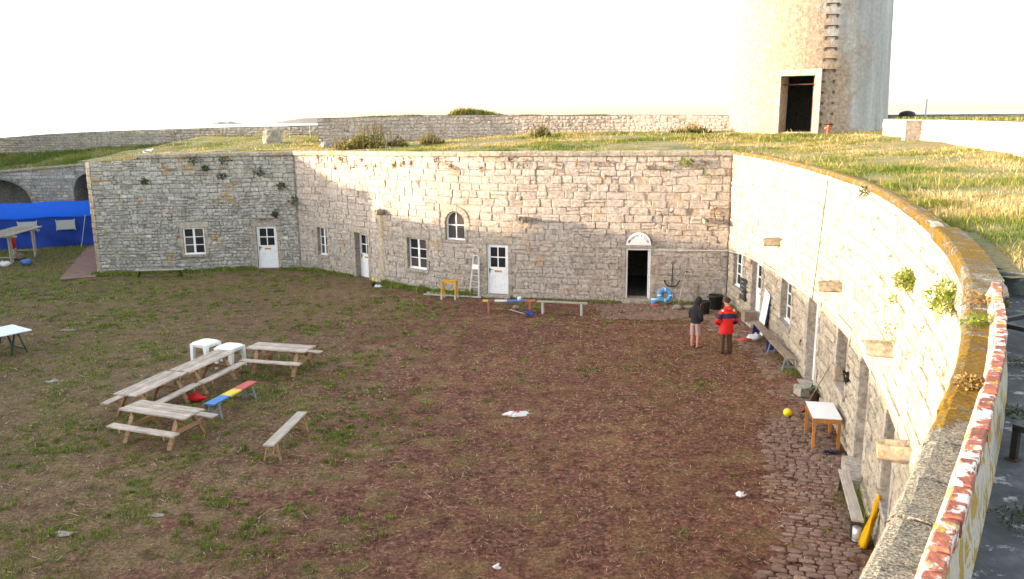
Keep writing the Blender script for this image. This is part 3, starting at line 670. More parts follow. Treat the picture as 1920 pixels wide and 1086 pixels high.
def terrace():
    xs = np.arange(-21.4, 27, 0.3); ys = np.arange(-8, 60, 0.3); X, Y = np.meshgrid(xs, ys); n, m = X.shape
    Z = tz(X.ravel(), Y.ravel()).reshape(n, m) + (smooth_noise(X + 99, Y + 99, 1.7, 3) - .5) * .12
    cx, cy = X[:-1, :-1] + .15, Y[:-1, :-1] + .15
    keep = ~in_poly(cx, cy, COURT) & ~in_poly(cx, cy, FLOORP) & ~((cx < 4.5) & (cy < 6))
    i = np.arange(n * m).reshape(n, m); q = lambda a: a[keep]
    a, b_, c, d = q(i[:-1, :-1]), q(i[:-1, 1:]), q(i[1:, 1:]), q(i[1:, :-1])
    V = np.stack([X, Y, Z], -1).reshape(-1, 3)
    o = fast_mesh('terrace_ground', V, np.concatenate([np.stack([a, b_, c], 1), np.stack([a, c, d], 1)]), np.full(len(V), .5), 'terrace'); tag(o, kind='structure')
    bm = bmesh.new(); bm.from_mesh(o.data); bmesh.ops.delete(bm, geom=[v for v in bm.verts if not v.link_faces], context='VERTS'); bm.to_mesh(o.data); bm.free()
terrace()
ltz = lambda x, y: np.interp(x, [-42, -33, -27.3, -21], [4.1, 4.43, 4.85, 5.1]) + (np.asarray(y) - 53) * np.interp(x, [-36, -27, -21], [.19, .17, .17])
def left_terrace():
    xs = np.arange(-44, -20.9, .4); ys = np.arange(53.0, 58.7, .4); X, Y = np.meshgrid(xs, ys); n, m = X.shape
    Z = ltz(X, Y) + (smooth_noise(X + 99, Y + 99, 1.1, 5) - .5) * .2 * (Y > 53.1)
    i = np.arange(n * m).reshape(n, m); a, b_, c, d = (k.ravel() for k in (i[:-1, :-1], i[:-1, 1:], i[1:, 1:], i[1:, :-1]))
    V = np.stack([X, Y, Z], -1).reshape(-1, 3)
    tag(fast_mesh('bank_ground', V, np.concatenate([np.stack([a, b_, c], 1), np.stack([a, c, d], 1)]), np.full(len(V), .5), 'terrace'), kind='structure')
left_terrace()

# ------------------------------------------------------------------ the three courtyard walls
# left: grey rubble
oA_win = (4.64, 5.66, 0.85, 2.20); oA_door = (8.19, 9.20, 0.02, 2.20)
bk = backing(PA, 0, PA.L, -0.1, ZT['A'], [oA_win, oA_door], -0.028)
bk.add([(-20.85, 40.12, -.1), (-21.4, 53.0, -.1), (-21.4, 53.0, 5.75), (-20.85, 40.12, 5.55)], [(0, 1, 2, 3)], .4)      # return behind the chamfered end
wallA = tag(bk.obj('barracks_wall', 'mortar_a'), 'shaded grey rubble wall with a small window and one white door', 'stone wall', 'courtyard walls')
PPC, RRC = [], []
for o, sl in ((oA_win, .14), (oA_door, 0)):
    p, r = surround(PA, o, depth=.3, sill=sl); PPC += p; RRC += r
emit_pieces(PPC, wallA, 'jamb', 'dressed_stone')
emit_pieces(layout(PA, 0.02, SA - .02, 0, ZT['A'], [], lambda t: (.26, .38), lambda t: (.3, .62), proud=(.0, .02)), wallA, 'stone_c', 'quoin')
emit_pieces(layout(PA, SA + .02, PA.L - .05, 0.0, ZT['A'], RRC, lambda t: (.12, .20) if t < .62 else (.17, .25), lambda t: (.14, .42) if t < .62 else (.28, .6), gap=.022, proud=(-.012, .028), jit=.028, skip=.03, wob=.022, split=.3), wallA, 'stone_a', 'stone', 290)
window_unit(PA, oA_win, wallA, .10); door_unit(PA, oA_door, wallA, .10)
coping(PA, SA + 2.32, PA.L + .05, ZT['A'], wallA)
b = MB(); b.hexa(PA.W([8.2, 9.15, 9.15, 8.2] * 2, [2.60] * 4 + [2.66] * 4, [-.1, -.1, .12, .12] * 2), .4); b.obj('stone_shelf', 'jamb', wallA)
spout(PA, 10.05, 3.40, wallA, .5, .28, .22)

# middle: pink granite, bowed towards the courtyard
oB_win3 = (1.28, 2.02, .80, 2.20); oB_door2 = (4.18, 5.22, -.02, 2.17); oB_win4 = (8.07, 9.22, .90, 2.28); oB_arch = (10.25, 11.18, 2.33, 3.58); oB_door3 = (12.19, 13.13, .10, 2.25); oB_open = (18.03, 19.02, .13, 2.20)
bk = backing(PB, 0, PB.L, -0.12, ZT['B'], [oB_win3, oB_door2, oB_win4, oB_arch, oB_door3, oB_open], -0.022)
wallB = tag(bk.obj('barracks_wall', 'mortar_b'), 'long pinkish granite wall with an arched window and an open dark doorway', 'stone wall', 'courtyard walls')
PPC, RRC = [], []
for o, sl, li in ((oB_win3, .14, .28), (oB_door2, 0, .3), (oB_win4, .14, .3), (oB_door3, 0, .3), (oB_open, 0, .13)):
    p, r = surround(PB, o, depth=.4, sill=sl, lint=li); PPC += p; RRC += r
p, r = surround(PB, (10.25, 11.18, 2.33, 3.10), jw=(.16, .24), depth=.35, sill=.12, lint=0); PPC += p; RRC += r
RRC += [(10.0, 11.43, 3.1, 3.86), (18.0, 19.05, 2.3, 2.88)]
ac, az, ar = 10.715, 3.115, .462
for k in range(9):       # voussoirs
    t0, t1 = math.pi * k / 9 + .015, math.pi * (k + 1) / 9 - .015; r1 = ar + .22 + (.04 if k == 4 else 0)
    S = [ac + rr * math.cos(t) for rr, t in ((ar, t0), (r1, t0), (r1, t1), (ar, t1))]; Z = [az + rr * math.sin(t) for rr, t in ((ar, t0), (r1, t0), (r1, t1), (ar, t1))]
    V = PB.W(S * 2, Z * 2, [-.35] * 4 + [.014] * 4); PPC.append((V, [(0, 1, 2, 3), (7, 6, 5, 4), (0, 1, 5, 4), (1, 2, 6, 5), (2, 3, 7, 6), (3, 0, 4, 7)], RNG.random()))
emit_pieces(PPC, wallB, 'jamb', 'dressed_stone')
emit_pieces(layout(PB, 0.03, PB.L - .02, 0.0, ZT['B'], RRC, lambda t: (.17, .28) if t < .48 else (.24, .34), lambda t: (.22, .66) if t < .48 else (.34, .85), gap=lambda t: .013 if t < .45 else .024, proud=(-.012, .026), jit=.022, skip=.02, wob=.020, split=.24, inset=lambda t: .011 if t < .45 else .020), wallB, 'stone_b', 'stone', 290)
for o in (oB_win3, oB_win4): window_unit(PB, o, wallB, .20)
door_unit(PB, oB_door2, wallB, .30); door_unit(PB, oB_door3, wallB, .13)
doorstep(PB, 12.1, 13.25, .094, wallB, .28); doorstep(PB, 17.9, 19.15, .124, wallB, .36); doorstep(PB, 4.1, 5.3, -.026, wallB, .2)
# arched window
mt = PB.frame(ac, 2.33, -.17); b = MB(); r0, r1 = .455, .39; zs = .785
b.box(-r0, -r1, -.03, .03, .0, zs, .5); b.box(r1, r0, -.03, .03, .0, zs, .5); b.box(-r1, r1, -.029, .029, 0, .075, .5); b.box(-.025, .025, -.025, .025, .075, zs + r1, .5); b.box(-r1, r1, -.024, .024, .62, .66, .5)
for k in range(12):
    t0, t1 = math.pi * k / 12, math.pi * (k + 1) / 12; q = [(rr * math.cos(t), zs + rr * math.sin(t)) for rr, t in ((r1, t0), (r0, t0), (r0, t1), (r1, t1))]
    b.hexa([(x, -.03, z) for x, z in q] + [(x, .03, z) for x, z in q], .5)
aw = place(b.obj('window', 'white_paint', wallB), mt); aw['label'] = 'round-headed white window'
for sx in (-1, 1):
    p = MB(); p.box(min(0, sx * r1), max(0, sx * r1), -.006, .006, .075, .64, .5); p.obj('pane', 'glass_curtain', aw)
    p = MB(); pts = [(0, .64), (sx * r1, .64)] + [(sx * r1 * math.cos(t), zs + r1 * math.sin(t)) for t in np.linspace(0, math.pi / 2, 8)]
    p.add([(x, .006, z) for x, z in pts], [tuple(range(len(pts)))], .5); p.obj('pane', 'glass_curtain', aw)
sp = MB()                 # wall face round the arch head
for sx in (-1, 1):
    pts = [(sx * .47, .75), (sx * .47, 1.26)] + [(sx * ar * math.cos(t), zs + ar * math.sin(t)) for t in np.linspace(math.pi / 2, 0, 8)]
    n = len(pts); sp.add([(x, .16, z) for x, z in pts] + [(x, -.1, z) for x, z in pts], [tuple(range(n))] + [(k, (k + 1) % n, n + (k + 1) % n, n + k) for k in range(n)], .5)
place(sp.obj('arch_spandrel', 'mortar_b', wallB), mt)
coping(PB, -.05, PB.L + .05, ZT['B'], wallB)
for s, z, l in ((6.58, 3.33, .42), (13.8, 3.33, .62), (21.15, 3.36, .55)): spout(PB, s, z, wallB, l)
# pale rendered strip below the first spout
b = MB(); S = np.linspace(6.18, 6.62, 7); Dd = [.0, .05, .075, .08, .075, .05, .0]
for k in range(6): b.add(PB.W([S[k], S[k + 1], S[k + 1], S[k]], [-.05, -.05, 3.2, 3.2], [Dd[k], Dd[k + 1], Dd[k + 1], Dd[k]]), [(0, 1, 2, 3)], .9)
b.obj('drain_casing', 'stone_c', wallB)
# open doorway: white frame, dark passage, painted sign over it
fr = MB(); mt = PB.frame(18.525, .13, -.10)
fr.box(-.49, -.43, -.05, .05, 0, 2.06, .5); fr.box(.43, .49, -.05, .05, 0, 2.06, .5); fr.box(-.43, .43, -.049, .049, 2.0, 2.06, .5)
dw = place(fr.obj('door_frame', 'white_paint', wallB), mt)
leaf = MB(); leaf.box(.385, .425, -.95, -.05, .01, 2.0, .5); leaf.obj('door_leaf', 'white_paint', dw)
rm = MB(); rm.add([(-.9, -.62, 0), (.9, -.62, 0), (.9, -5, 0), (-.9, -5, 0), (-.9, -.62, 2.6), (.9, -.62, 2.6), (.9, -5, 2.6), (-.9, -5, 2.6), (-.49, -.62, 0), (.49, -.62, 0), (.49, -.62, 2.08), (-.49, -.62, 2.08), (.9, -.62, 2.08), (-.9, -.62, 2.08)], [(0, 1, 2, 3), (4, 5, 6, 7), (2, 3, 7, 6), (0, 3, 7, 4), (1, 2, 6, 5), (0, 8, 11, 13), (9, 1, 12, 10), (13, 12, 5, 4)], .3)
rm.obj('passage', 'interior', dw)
n = 20; pts = [(.50 * math.cos(math.pi * k / n), .52 * math.sin(math.pi * k / n)) for k in range(n + 1)]
sg = MB(); m_ = len(pts); sg.add([(x, .05, z) for x, z in pts] + [(x, .015, z) for x, z in pts], [tuple(range(m_))] + [(k, (k + 1) % m_, m_ + (k + 1) % m_, m_ + k) for k in range(m_)], .5)
sign = place(sg.obj('door_sign', 'board_white'), PB.frame(18.525, 2.34, 0)); tag(sign, 'half-round white board with handwritten black lettering above the open doorway', 'sign')
def lettering(text, mtx, radius, a0, a1, size, name, mat, parent):
    V, F = [], []; n = len(text)
    for i, ch in enumerate(text):
        if ch == ' ': continue
        cu = bpy.data.curves.new('glyph', 'FONT'); cu.body = ch; cu.size = size; cu.align_x = 'CENTER'; cu.offset = .0015
        to = bpy.data.objects.new('glyph', cu); me = bpy.data.meshes.new_from_object(to)
        a = a0 + (a1 - a0) * i / (n - 1); R = Matrix.Rotation(a - math.pi / 2, 3, 'Y')
        k = RNG.uniform(-.08, .08)
        o = 0; V, F = [], []
        for v in me.vertices:
            q = Vector((v.co.x, 0, v.co.y)); q.rotate(Matrix.Rotation(-(a - math.pi / 2) + k, 3, 'Y')); 
            V.append((q.x + radius * math.cos(a), .053, q.z + radius * math.sin(a)))
        F += [tuple(o + j for j in p.vertices) for p in me.polygons]
        bpy.data.objects.remove(to); bpy.data.curves.remove(cu); bpy.data.meshes.remove(me)
        b = MB(); b.add(V, F); b.obj(name, mat, parent)
lettering("Margane's Club", None, .36, math.radians(160), math.radians(22), .14, 'letter', 'letter', sign)

# right: pale granite, sunlit, curving back to the camera
oC = dict(win1=(.70, 1.75, .92, 2.25), door1=(2.85, 3.9, .14, 2.26), win2=(6.45, 7.70, .98, 2.33), door2=(9.85, 10.95, .05, 2.47), win3=(13.25, 14.3, 1.12, 2.46), door3=(15.9, 16.95, .28, 2.55), win4=(19.15, 20.15, 1.05, 2.56))
bk = backing(PC, 0, PC.L, -0.12, ZT['C'], list(oC.values()), -0.03)
wallC = tag(bk.obj('barracks_wall', 'mortar_b'), 'pale sunlit granite wall curving towards the viewer, with deep doorways', 'stone wall', 'courtyard walls')
PPC, RRC = [], []
for k, o in oC.items():
    p, r = surround(PC, o, depth=.55, sill=(.14 if 'win' in k else 0)); PPC += p; RRC += r
emit_pieces(PPC, wallC, 'jamb', 'dressed_stone')
emit_pieces(layout(PC, 0.03, 33.0, 0.0, ZT['C'], RRC, lambda t: (.20, .28) if t < .4 else (.27, .34), lambda t: (.28, .7) if t < .4 else (.42, .85), gap=.03, proud=(-.008, .02), jit=.018, wob=.014, split=.12, skip=.012), wallC, 'stone_c', 'stone', 290)
for k, i_ in (('win1', .17), ('win2', .22), ('win3', .34), ('win4', .36)): window_unit(PC, oC[k], wallC, i_)
for k in ('door1', 'door2', 'door3'): door_unit(PC, oC[k], wallC, {'door1': .20, 'door2': .24, 'door3': .36}[k], plaque=(k == 'door1'), handle=1)
doorstep(PC, 2.8, 3.95, .13, wallC, .30); doorstep(PC, 15.8, 17.05, .27, wallC, .22); doorstep(PC, 9.8, 11.0, .043, wallC, .2)
S_NEAR = 22.0
coping(PC, -.05, S_NEAR, ZT['C'], wallC, 'granite_near', out=.05, h=.13, into=.17)
coping(PC, S_NEAR, sC(6.25), ZT['C'], wallC, 'granite_near', out=.055, into=.24, ln=(.42, .6), h=.17, flat=True)
coping(PC, sC(6.25), 33.5, ZT['C'], wallC, 'granite_near', out=.08, into=.145, ln=(.36, .58), h=.30, flat=True)
for s, z, l in ((5.9, 3.40, .52), (13.05, 3.40, .50), (19.15, 3.58, .42), (21.7, 2.80, .42)): spout(PC, s, z, wallC, l, .30, .26)

# wing on the far left of the court, outside the picture, that keeps the court in shade
def wing():
    def block(x0, x1, prof):
        b = MB(); n = len(prof); V = [(x0, y, -.2) for y, z in prof] + [(x0, y, z) for y, z in prof] + [(x1, y, -.2) for y, z in prof] + [(x1, y, z) for y, z in prof]; F = []
        for k in range(n - 1): F += [(k, k + 1, n + k + 1, n + k), (2 * n + k + 1, 2 * n + k, 3 * n + k, 3 * n + k + 1), (n + k, n + k + 1, 3 * n + k + 1, 3 * n + k)]
        F += [(0, n, 3 * n, 2 * n), (n - 1, 3 * n - 1, 4 * n - 1, 2 * n - 1)]
        b.add(V, F, .5); return b
    w = block(-30, -36, [(-16, 6.3), (32.5, 6.3), (32.8, 5.7), (36.6, 5.7)]).obj('wing_building', 'stone_far')
    tag(w, 'long low granite wing closing the courtyard off to the left', 'building')
    w = block(-37, -44, [(36.6, 7.3), (38.6, 7.3), (39.4, 7.8), (58, 7.8)]).obj('wing_building', 'stone_far')  # added block out of view, profile and place chosen for its shadow on the walls
    tag(w, 'taller unseen granite block beyond the blue tent, shaped for its shadow', 'building')
wing()

# ------------------------------------------------------------------ outer walls
def free_wall(name, pts, zb, zt, mat, mort, label, thick=.5, ch=(.2, .3), sw=(.25, .6), nmax=150, opens=(), top=True, gap=.03, jit=.02, group=None, sig=0.0, cat='stone wall'):
    P = Path(pts, sig); b = backing(P, 0, P.L, -.2, lambda s: zt(s) + .03, list(opens), -.015)
    for v in range(0): pass
    n = 12; S = np.linspace(0, P.L, n)
    for a, c in zip(S[:-1], S[1:]):
        b.add(P.W([a, c, c, a], [zt(a), zt(c), zt(c), zt(a)], [.01, .01, -thick, -thick]), [(0, 1, 2, 3)], .6)
        b.add(P.W([a, c, c, a], [zb - .5, zb - .5, zt(c), zt(a)], -thick), [(0, 1, 2, 3)], .4)
    for a in (0, P.L): b.add(P.W([a] * 4, [zb - .5, zb - .5, zt(a), zt(a)], [.01, -thick, -thick, .01]), [(0, 1, 2, 3)], .4)
    w = tag(b.obj(name, mort), label, cat, group)
    emit_pieces(layout(P, 0.02, P.L - .02, zb, lambda s: zt(s), [tuple(o) for o in opens], lambda t: ch, lambda t: sw, gap=gap, jit=jit, proud=(-.010, .030), skip=.03, wob=.018, split=.3), w, mat, 'stone', nmax)
    return P, w
# long parapet on the terrace behind the middle wall
PBK, wBK = free_wall('parapet_wall', [(-10.7, 46.0), (-5.5, 46.4), (0, 46.4), (6, 45.6), (11.9, 43.6)], 6.1, lambda s: np.interp(s, [0, 5, 9, 14, 18, 24], [7.50, 7.60, 7.62, 7.52, 7.52, 7.42]), 'stone_b', 'mortar_b', 'rubble parapet on the terrace behind the middle wall, up to the tower', ch=(.13, .2), sw=(.16, .42), sig=.6)
PLF, wLF = free_wall('parapet_wall', [(-42, 58.6), (-36, 58.2), (-27, 58.0), (-18, 57.6), (-9.5, 57.0)], 5.2, lambda s: np.interp(s, [0, 6, 10, 15, 23, 33], [6.3, 6.41, 6.7, 6.84, 7.01, 7.03]), 'stone_far', 'mortar_a', 'low grey parapet in front of the sea, above the arched wall', ch=(.14, .22), sw=(.2, .5), sig=.4)
PRT, wRT = free_wall('parapet_wall', [(16.5, 36.6), (16.2, 32), (15.2, 26.5), (13.75, 22), (11.9, 18)], 6.0, lambda s: np.interp(s, [0, 4, 15, 20], [7.22, 7.2, 7.18, 7.18]), 'stone_b', 'mortar_b', 'sunlit block wall on the terrace to the right of the tower', ch=(.24, .32), sw=(.45, .9), gap=.022, jit=.01, sig=.6)
PRB, wRB = free_wall('parapet_wall', [(19.2, 44.2), (24, 43.2), (32, 40)], 6.0, lambda s: np.interp(s, [0, 12], [7.38, 7.36]), 'stone_far', 'mortar_a', 'shaded grey wall stub meeting the tower on its right', nmax=40)
# arched wall behind the tent
def arched_wall():
    y = 53.0; zt = lambda x: float(np.interp(x, [-42, -33, -27.3, -21], [4.1, 4.43, 4.85, 5.1]))
    arches = [(-36.2, -31.25, 2.35, 1.55), (-28.45, -25.6, 3.15, 1.12)]          # x0, x1, spring, rise
    b = MB(); xs = sorted(set(list(np.arange(-42, -20.9, .25)) + [-21] + [a for q in arches for a in q[:2]]))
    def low(x):
        for x0, x1, sp_, ri in arches:
            if x0 - 1e-6 <= x <= x1 + 1e-6:
                u = (2 * (x - x0) / (x1 - x0) - 1); return sp_ + ri * math.sqrt(max(0, 1 - u * u))
        return None
    for a, c in zip(xs[:-1], xs[1:]):
        m_ = (a + c) / 2; ins = low(m_) is not None
        la, lc = (low(a), low(c)) if ins else (-.1, -.1)
        if ins and (la is None or lc is None): la = la or lc; lc = lc or la
        b.add([(a, y, la), (c, y, lc), (c, y, zt(c) - .12), (a, y, zt(a) - .12)], [(0, 1, 2, 3)], RNG.random())
        if ins: b.add([(a, y, la), (c, y, lc), (c, y + 2.2, lc), (a, y + 2.2, la)], [(0, 1, 2, 3)], .4); b.add([(a, y + 2.2, -.1), (c, y + 2.2, -.1), (c, y + 2.2, lc), (a, y + 2.2, la)], [(0, 1, 2, 3)], .5)
    for x0, x1, sp_, ri in arches:
        for x in (x0, x1): b.add([(x, y, -.1), (x, y + 2.2, -.1), (x, y + 2.2, sp_), (x, y, sp_)], [(0, 1, 2, 3)], .4)
    w = tag(b.obj('arched_wall', 'mortar_a'), 'grey stone wall with dark arched recesses behind the blue tent', 'stone wall')
    P = Path([(-42, y), (-21, y)], 0); R = []
    for x0, x1, sp_, ri in arches:
        n = 14
        for k in range(n):
            a, c = x0 + (x1 - x0) * k / n, x0 + (x1 - x0) * (k + 1) / n; R.append((a + 42 - (.02 if k == 0 else 0), c + 42 + (.02 if k == n - 1 else 0), -1, max(low(a), low(c)) + .02))
    emit_pieces(layout(P, .02, 20.95, .0, lambda s: np.interp(np.asarray(s) - 42, [-42, -33, -27.3, -21], [3.95, 4.28, 4.7, 4.95]), R, lambda t: (.16, .24), lambda t: (.25, .6), proud=(-.006, .025), jit=.02, skip=.03), w, 'stone_a', 'stone', 200)
    coping(P, 0, 21, lambda s: np.interp(np.asarray(s) - 42, [-42, -33, -27.3, -21], [4.1, 4.43, 4.85, 5.1]), w, out=.06, h=.16)
arched_wall()

# ------------------------------------------------------------------ tower
def tower():
    cx, cy, r0, z0, z1, r1 = 15.55, 43.6, 3.98, 6.0, 19.0, 3.62
    rad = lambda z: r0 + (r1 - r0) * (z - z0) / (z1 - z0)
    da0, da1, dz0, dz1 = None, None, 6.62, 9.25
    # doorway looks towards the camera: angle of its centre
    ac_ = math.atan2(0 - cy, 0 - cx) - math.radians(6.5); hw = .80 / r0
    n = 96; b = MB(); A = sorted(list(np.linspace(ac_ + hw, ac_ + 2 * math.pi - hw, n)))
    zs = list(np.arange(z0, z1 + .01, .5))
    P_ = lambda a, z, k=0.0: (cx + (rad(z) - k) * math.cos(a), cy + (rad(z) - k) * math.sin(a), z)
    for a, c in zip(A[:-1], A[1:]):
        for p, q in zip(zs[:-1], zs[1:]): b.add([P_(a, p), P_(c, p), P_(c, q), P_(a, q)], [(0, 1, 2, 3)])
    for p, q in ((z0, dz0), (dz1, 10), (10, 12), (12, 15), (15, z1)):
        m_ = [ac_ - hw, ac_ - hw / 3, ac_ + hw / 3, ac_ + hw]
        for a, c in zip(m_[:-1], m_[1:]): b.add([P_(a, p), P_(c, p), P_(c, q), P_(a, q)], [(0, 1, 2, 3)])
    b.add([P_(2 * math.pi * k / 48, z1) for k in range(48)], [tuple(range(48))])
    for s in (-1, 1): b.add([P_(ac_ + s * hw, dz0), P_(ac_ + s * hw, dz0, 1.0), P_(ac_ + s * hw, dz1, 1.0), P_(ac_ + s * hw, dz1)], [(0, 1, 2, 3)])
    t = tag(b.obj('round_tower', 'tower', smooth=True), 'tall round rendered tower with a dark doorway, standing on the terrace', 'tower')
    # dressed door frame
    mtx = Matrix(((-math.sin(ac_), math.cos(ac_), 0, cx + rad(dz0) * math.cos(ac_)), (math.cos(ac_), math.sin(ac_), 0, cy + rad(dz0) * math.sin(ac_)), (0, 0, 1, dz0), (0, 0, 0, 1)))
    h = dz1 - dz0
    for nm, q in (('door_jamb', (-1.06, -.78, -.5, .06, -.1, h)), ('door_jamb', (.78, 1.06, -.5, .06, -.1, h)), ('door_lintel', (-1.06, 1.06, -.5, .063, h, h + .3))):
        f = MB(); f.box(*q, .8, bev=.01); place(f.obj(nm, 'jamb', t), mtx)
    f = MB(); f.box(-.78, .78, -.45, -.37, h - .42, h - .36, .5); place(f.obj('cross_rail', 'rust', t), mtx)
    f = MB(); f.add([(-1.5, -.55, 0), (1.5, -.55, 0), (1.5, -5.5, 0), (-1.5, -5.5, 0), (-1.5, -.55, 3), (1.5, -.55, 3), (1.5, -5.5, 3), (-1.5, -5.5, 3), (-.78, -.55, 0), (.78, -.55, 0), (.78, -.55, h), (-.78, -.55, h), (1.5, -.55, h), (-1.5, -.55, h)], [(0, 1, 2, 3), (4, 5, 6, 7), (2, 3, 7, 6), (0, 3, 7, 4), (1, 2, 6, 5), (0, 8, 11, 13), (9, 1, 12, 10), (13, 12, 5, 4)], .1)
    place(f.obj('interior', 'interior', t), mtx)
    # iron rungs and broken stubs, with rust
    ar_ = math.atan2(-cy, -cx) + math.radians(14.5)
    for k in range(22):
        z = 7.0 + k * .50; a0, a1 = ar_ - .30 / rad(z), ar_ + .20 / rad(z); f = MB()
        if k > 4: f.tube([P_(a0, z, .02), P_(a0, z, -.14), P_(a1, z, -.12), P_(a1, z, .02)], .023, 6)
        else:
            g_ = MB(); g_.tube([P_(a0, z, .02), P_(a0, z - .03, -.10)], .022, 6); g_.obj('rung_stub', 'rust', t); f.tube([P_(a1, z, .02), P_(a1, z - .02, -.07)], .022, 6)
        f.obj('rung' if k > 4 else 'rung_stub', 'rust', t)
    for k in range(22):
        z = 7.0 + k * .50
        for a in (ar_ - .30 / rad(z), ar_ + .20 / rad(z)):
            f = MB()
            m_ = [P_(a + RNG.uniform(.012, .03) * math.cos(u), z - .05 + RNG.uniform(.05, .13) * math.sin(u), -.008) for u in np.linspace(0, 2 * math.pi, 9)[:-1]]
            f.add(m_, [tuple(range(8))]); f.obj('spalled_patch', 'stain', t)
    return cx, cy, rad, P_, ar_
TW = tower()

# ------------------------------------------------------------------ near coping kerb and landing
def kerb():
    s0, s1 = sC(6.25), 33.4; ks = np.arange(s0, s1, .25); zk = 6.115
    b = MB(); fl = [(-.06, 5.985), (-.085, 6.03), (-.103, 6.085)]
    for a, c in zip(ks[:-1], ks[1:]):
        for (d0, z0), (d1, z1) in zip(fl[:-1], fl[1:]): b.add(PC.W([a, c, c, a], [z0, z0, z1, z1], [d0, d0, d1, d1]), [(0, 1, 2, 3)])
        for (d0, z0), (d1, z1) in (((-.155, 6.05), (-.17, 5.95)), ((-.17, 5.95), (-.195, 5.78))): b.add(PC.W([a, c, c, a], [z0, z0, z1, z1], [d0, d0, d1, d1]), [(0, 1, 2, 3)])
        b.add(PC.W([a, c, c, a], [6.06] * 4, [-.103, -.103, -.156, -.156]), [(0, 1, 2, 3)])
    b.add(PC.W([s0] * 5, [5.98, 6.085, 6.06, 5.95, 5.78], [-.06, -.103, -.155, -.17, -.195]), [(0, 1, 2, 3, 4)])
    k = tag(b.obj('brick_kerb', 'lichen'), 'low kerb capped with red bricks and yellow lichen beside the near coping', 'kerb wall')
    s = s0; P = []
    while s < s1 - .1:
        l = RNG.uniform(.115, .15); g = .006; o = RNG.uniform(-.006, .006); zz = zk + RNG.uniform(-.006, .006)
        S = [s + g, s + l - g]; bv = .008; V = []
        for z, i in ((6.05, 0), (zz - bv, 0), (zz, bv)):
            V += list(PC.W([S[0] + i, S[1] - i, S[1] - i, S[0] + i], z, [-.098 + o - i * .8, -.098 + o - i * .8, -.158 + o + i * .8, -.158 + o + i * .8]))
        F = [(8, 9, 10, 11)]
        for r in range(2):
            for j in range(4): F.append((r * 4 + j, r * 4 + (j + 1) % 4, r * 4 + 4 + (j + 1) % 4, r * 4 + 4 + j))
        P.append((np.array(V), F, RNG.random())); s += l
    emit_pieces(P, k, 'brick', 'brick')
    # landing the photographer stands on
    f = MB(); ss = np.arange(S_FLOOR, 34, .4)
    for a, c in zip(ss[:-1], ss[1:]):
        for d0, d1 in ((-.10, -1.2), (-1.2, -3), (-3, -5.0)): f.add(PC.W([a, c, c, a], 5.80, [d0, d0, d1, d1]), [(0, 1, 2, 3)])
    f.add(PC.W([S_FLOOR] * 4, [5.75, 5.75, 6.0, 6.0], [-.14, -5, -5, -.14]), [(0, 1, 2, 3)])
    tag(f.obj('landing_floor', 'floor_near'), kind='structure')
kerb()

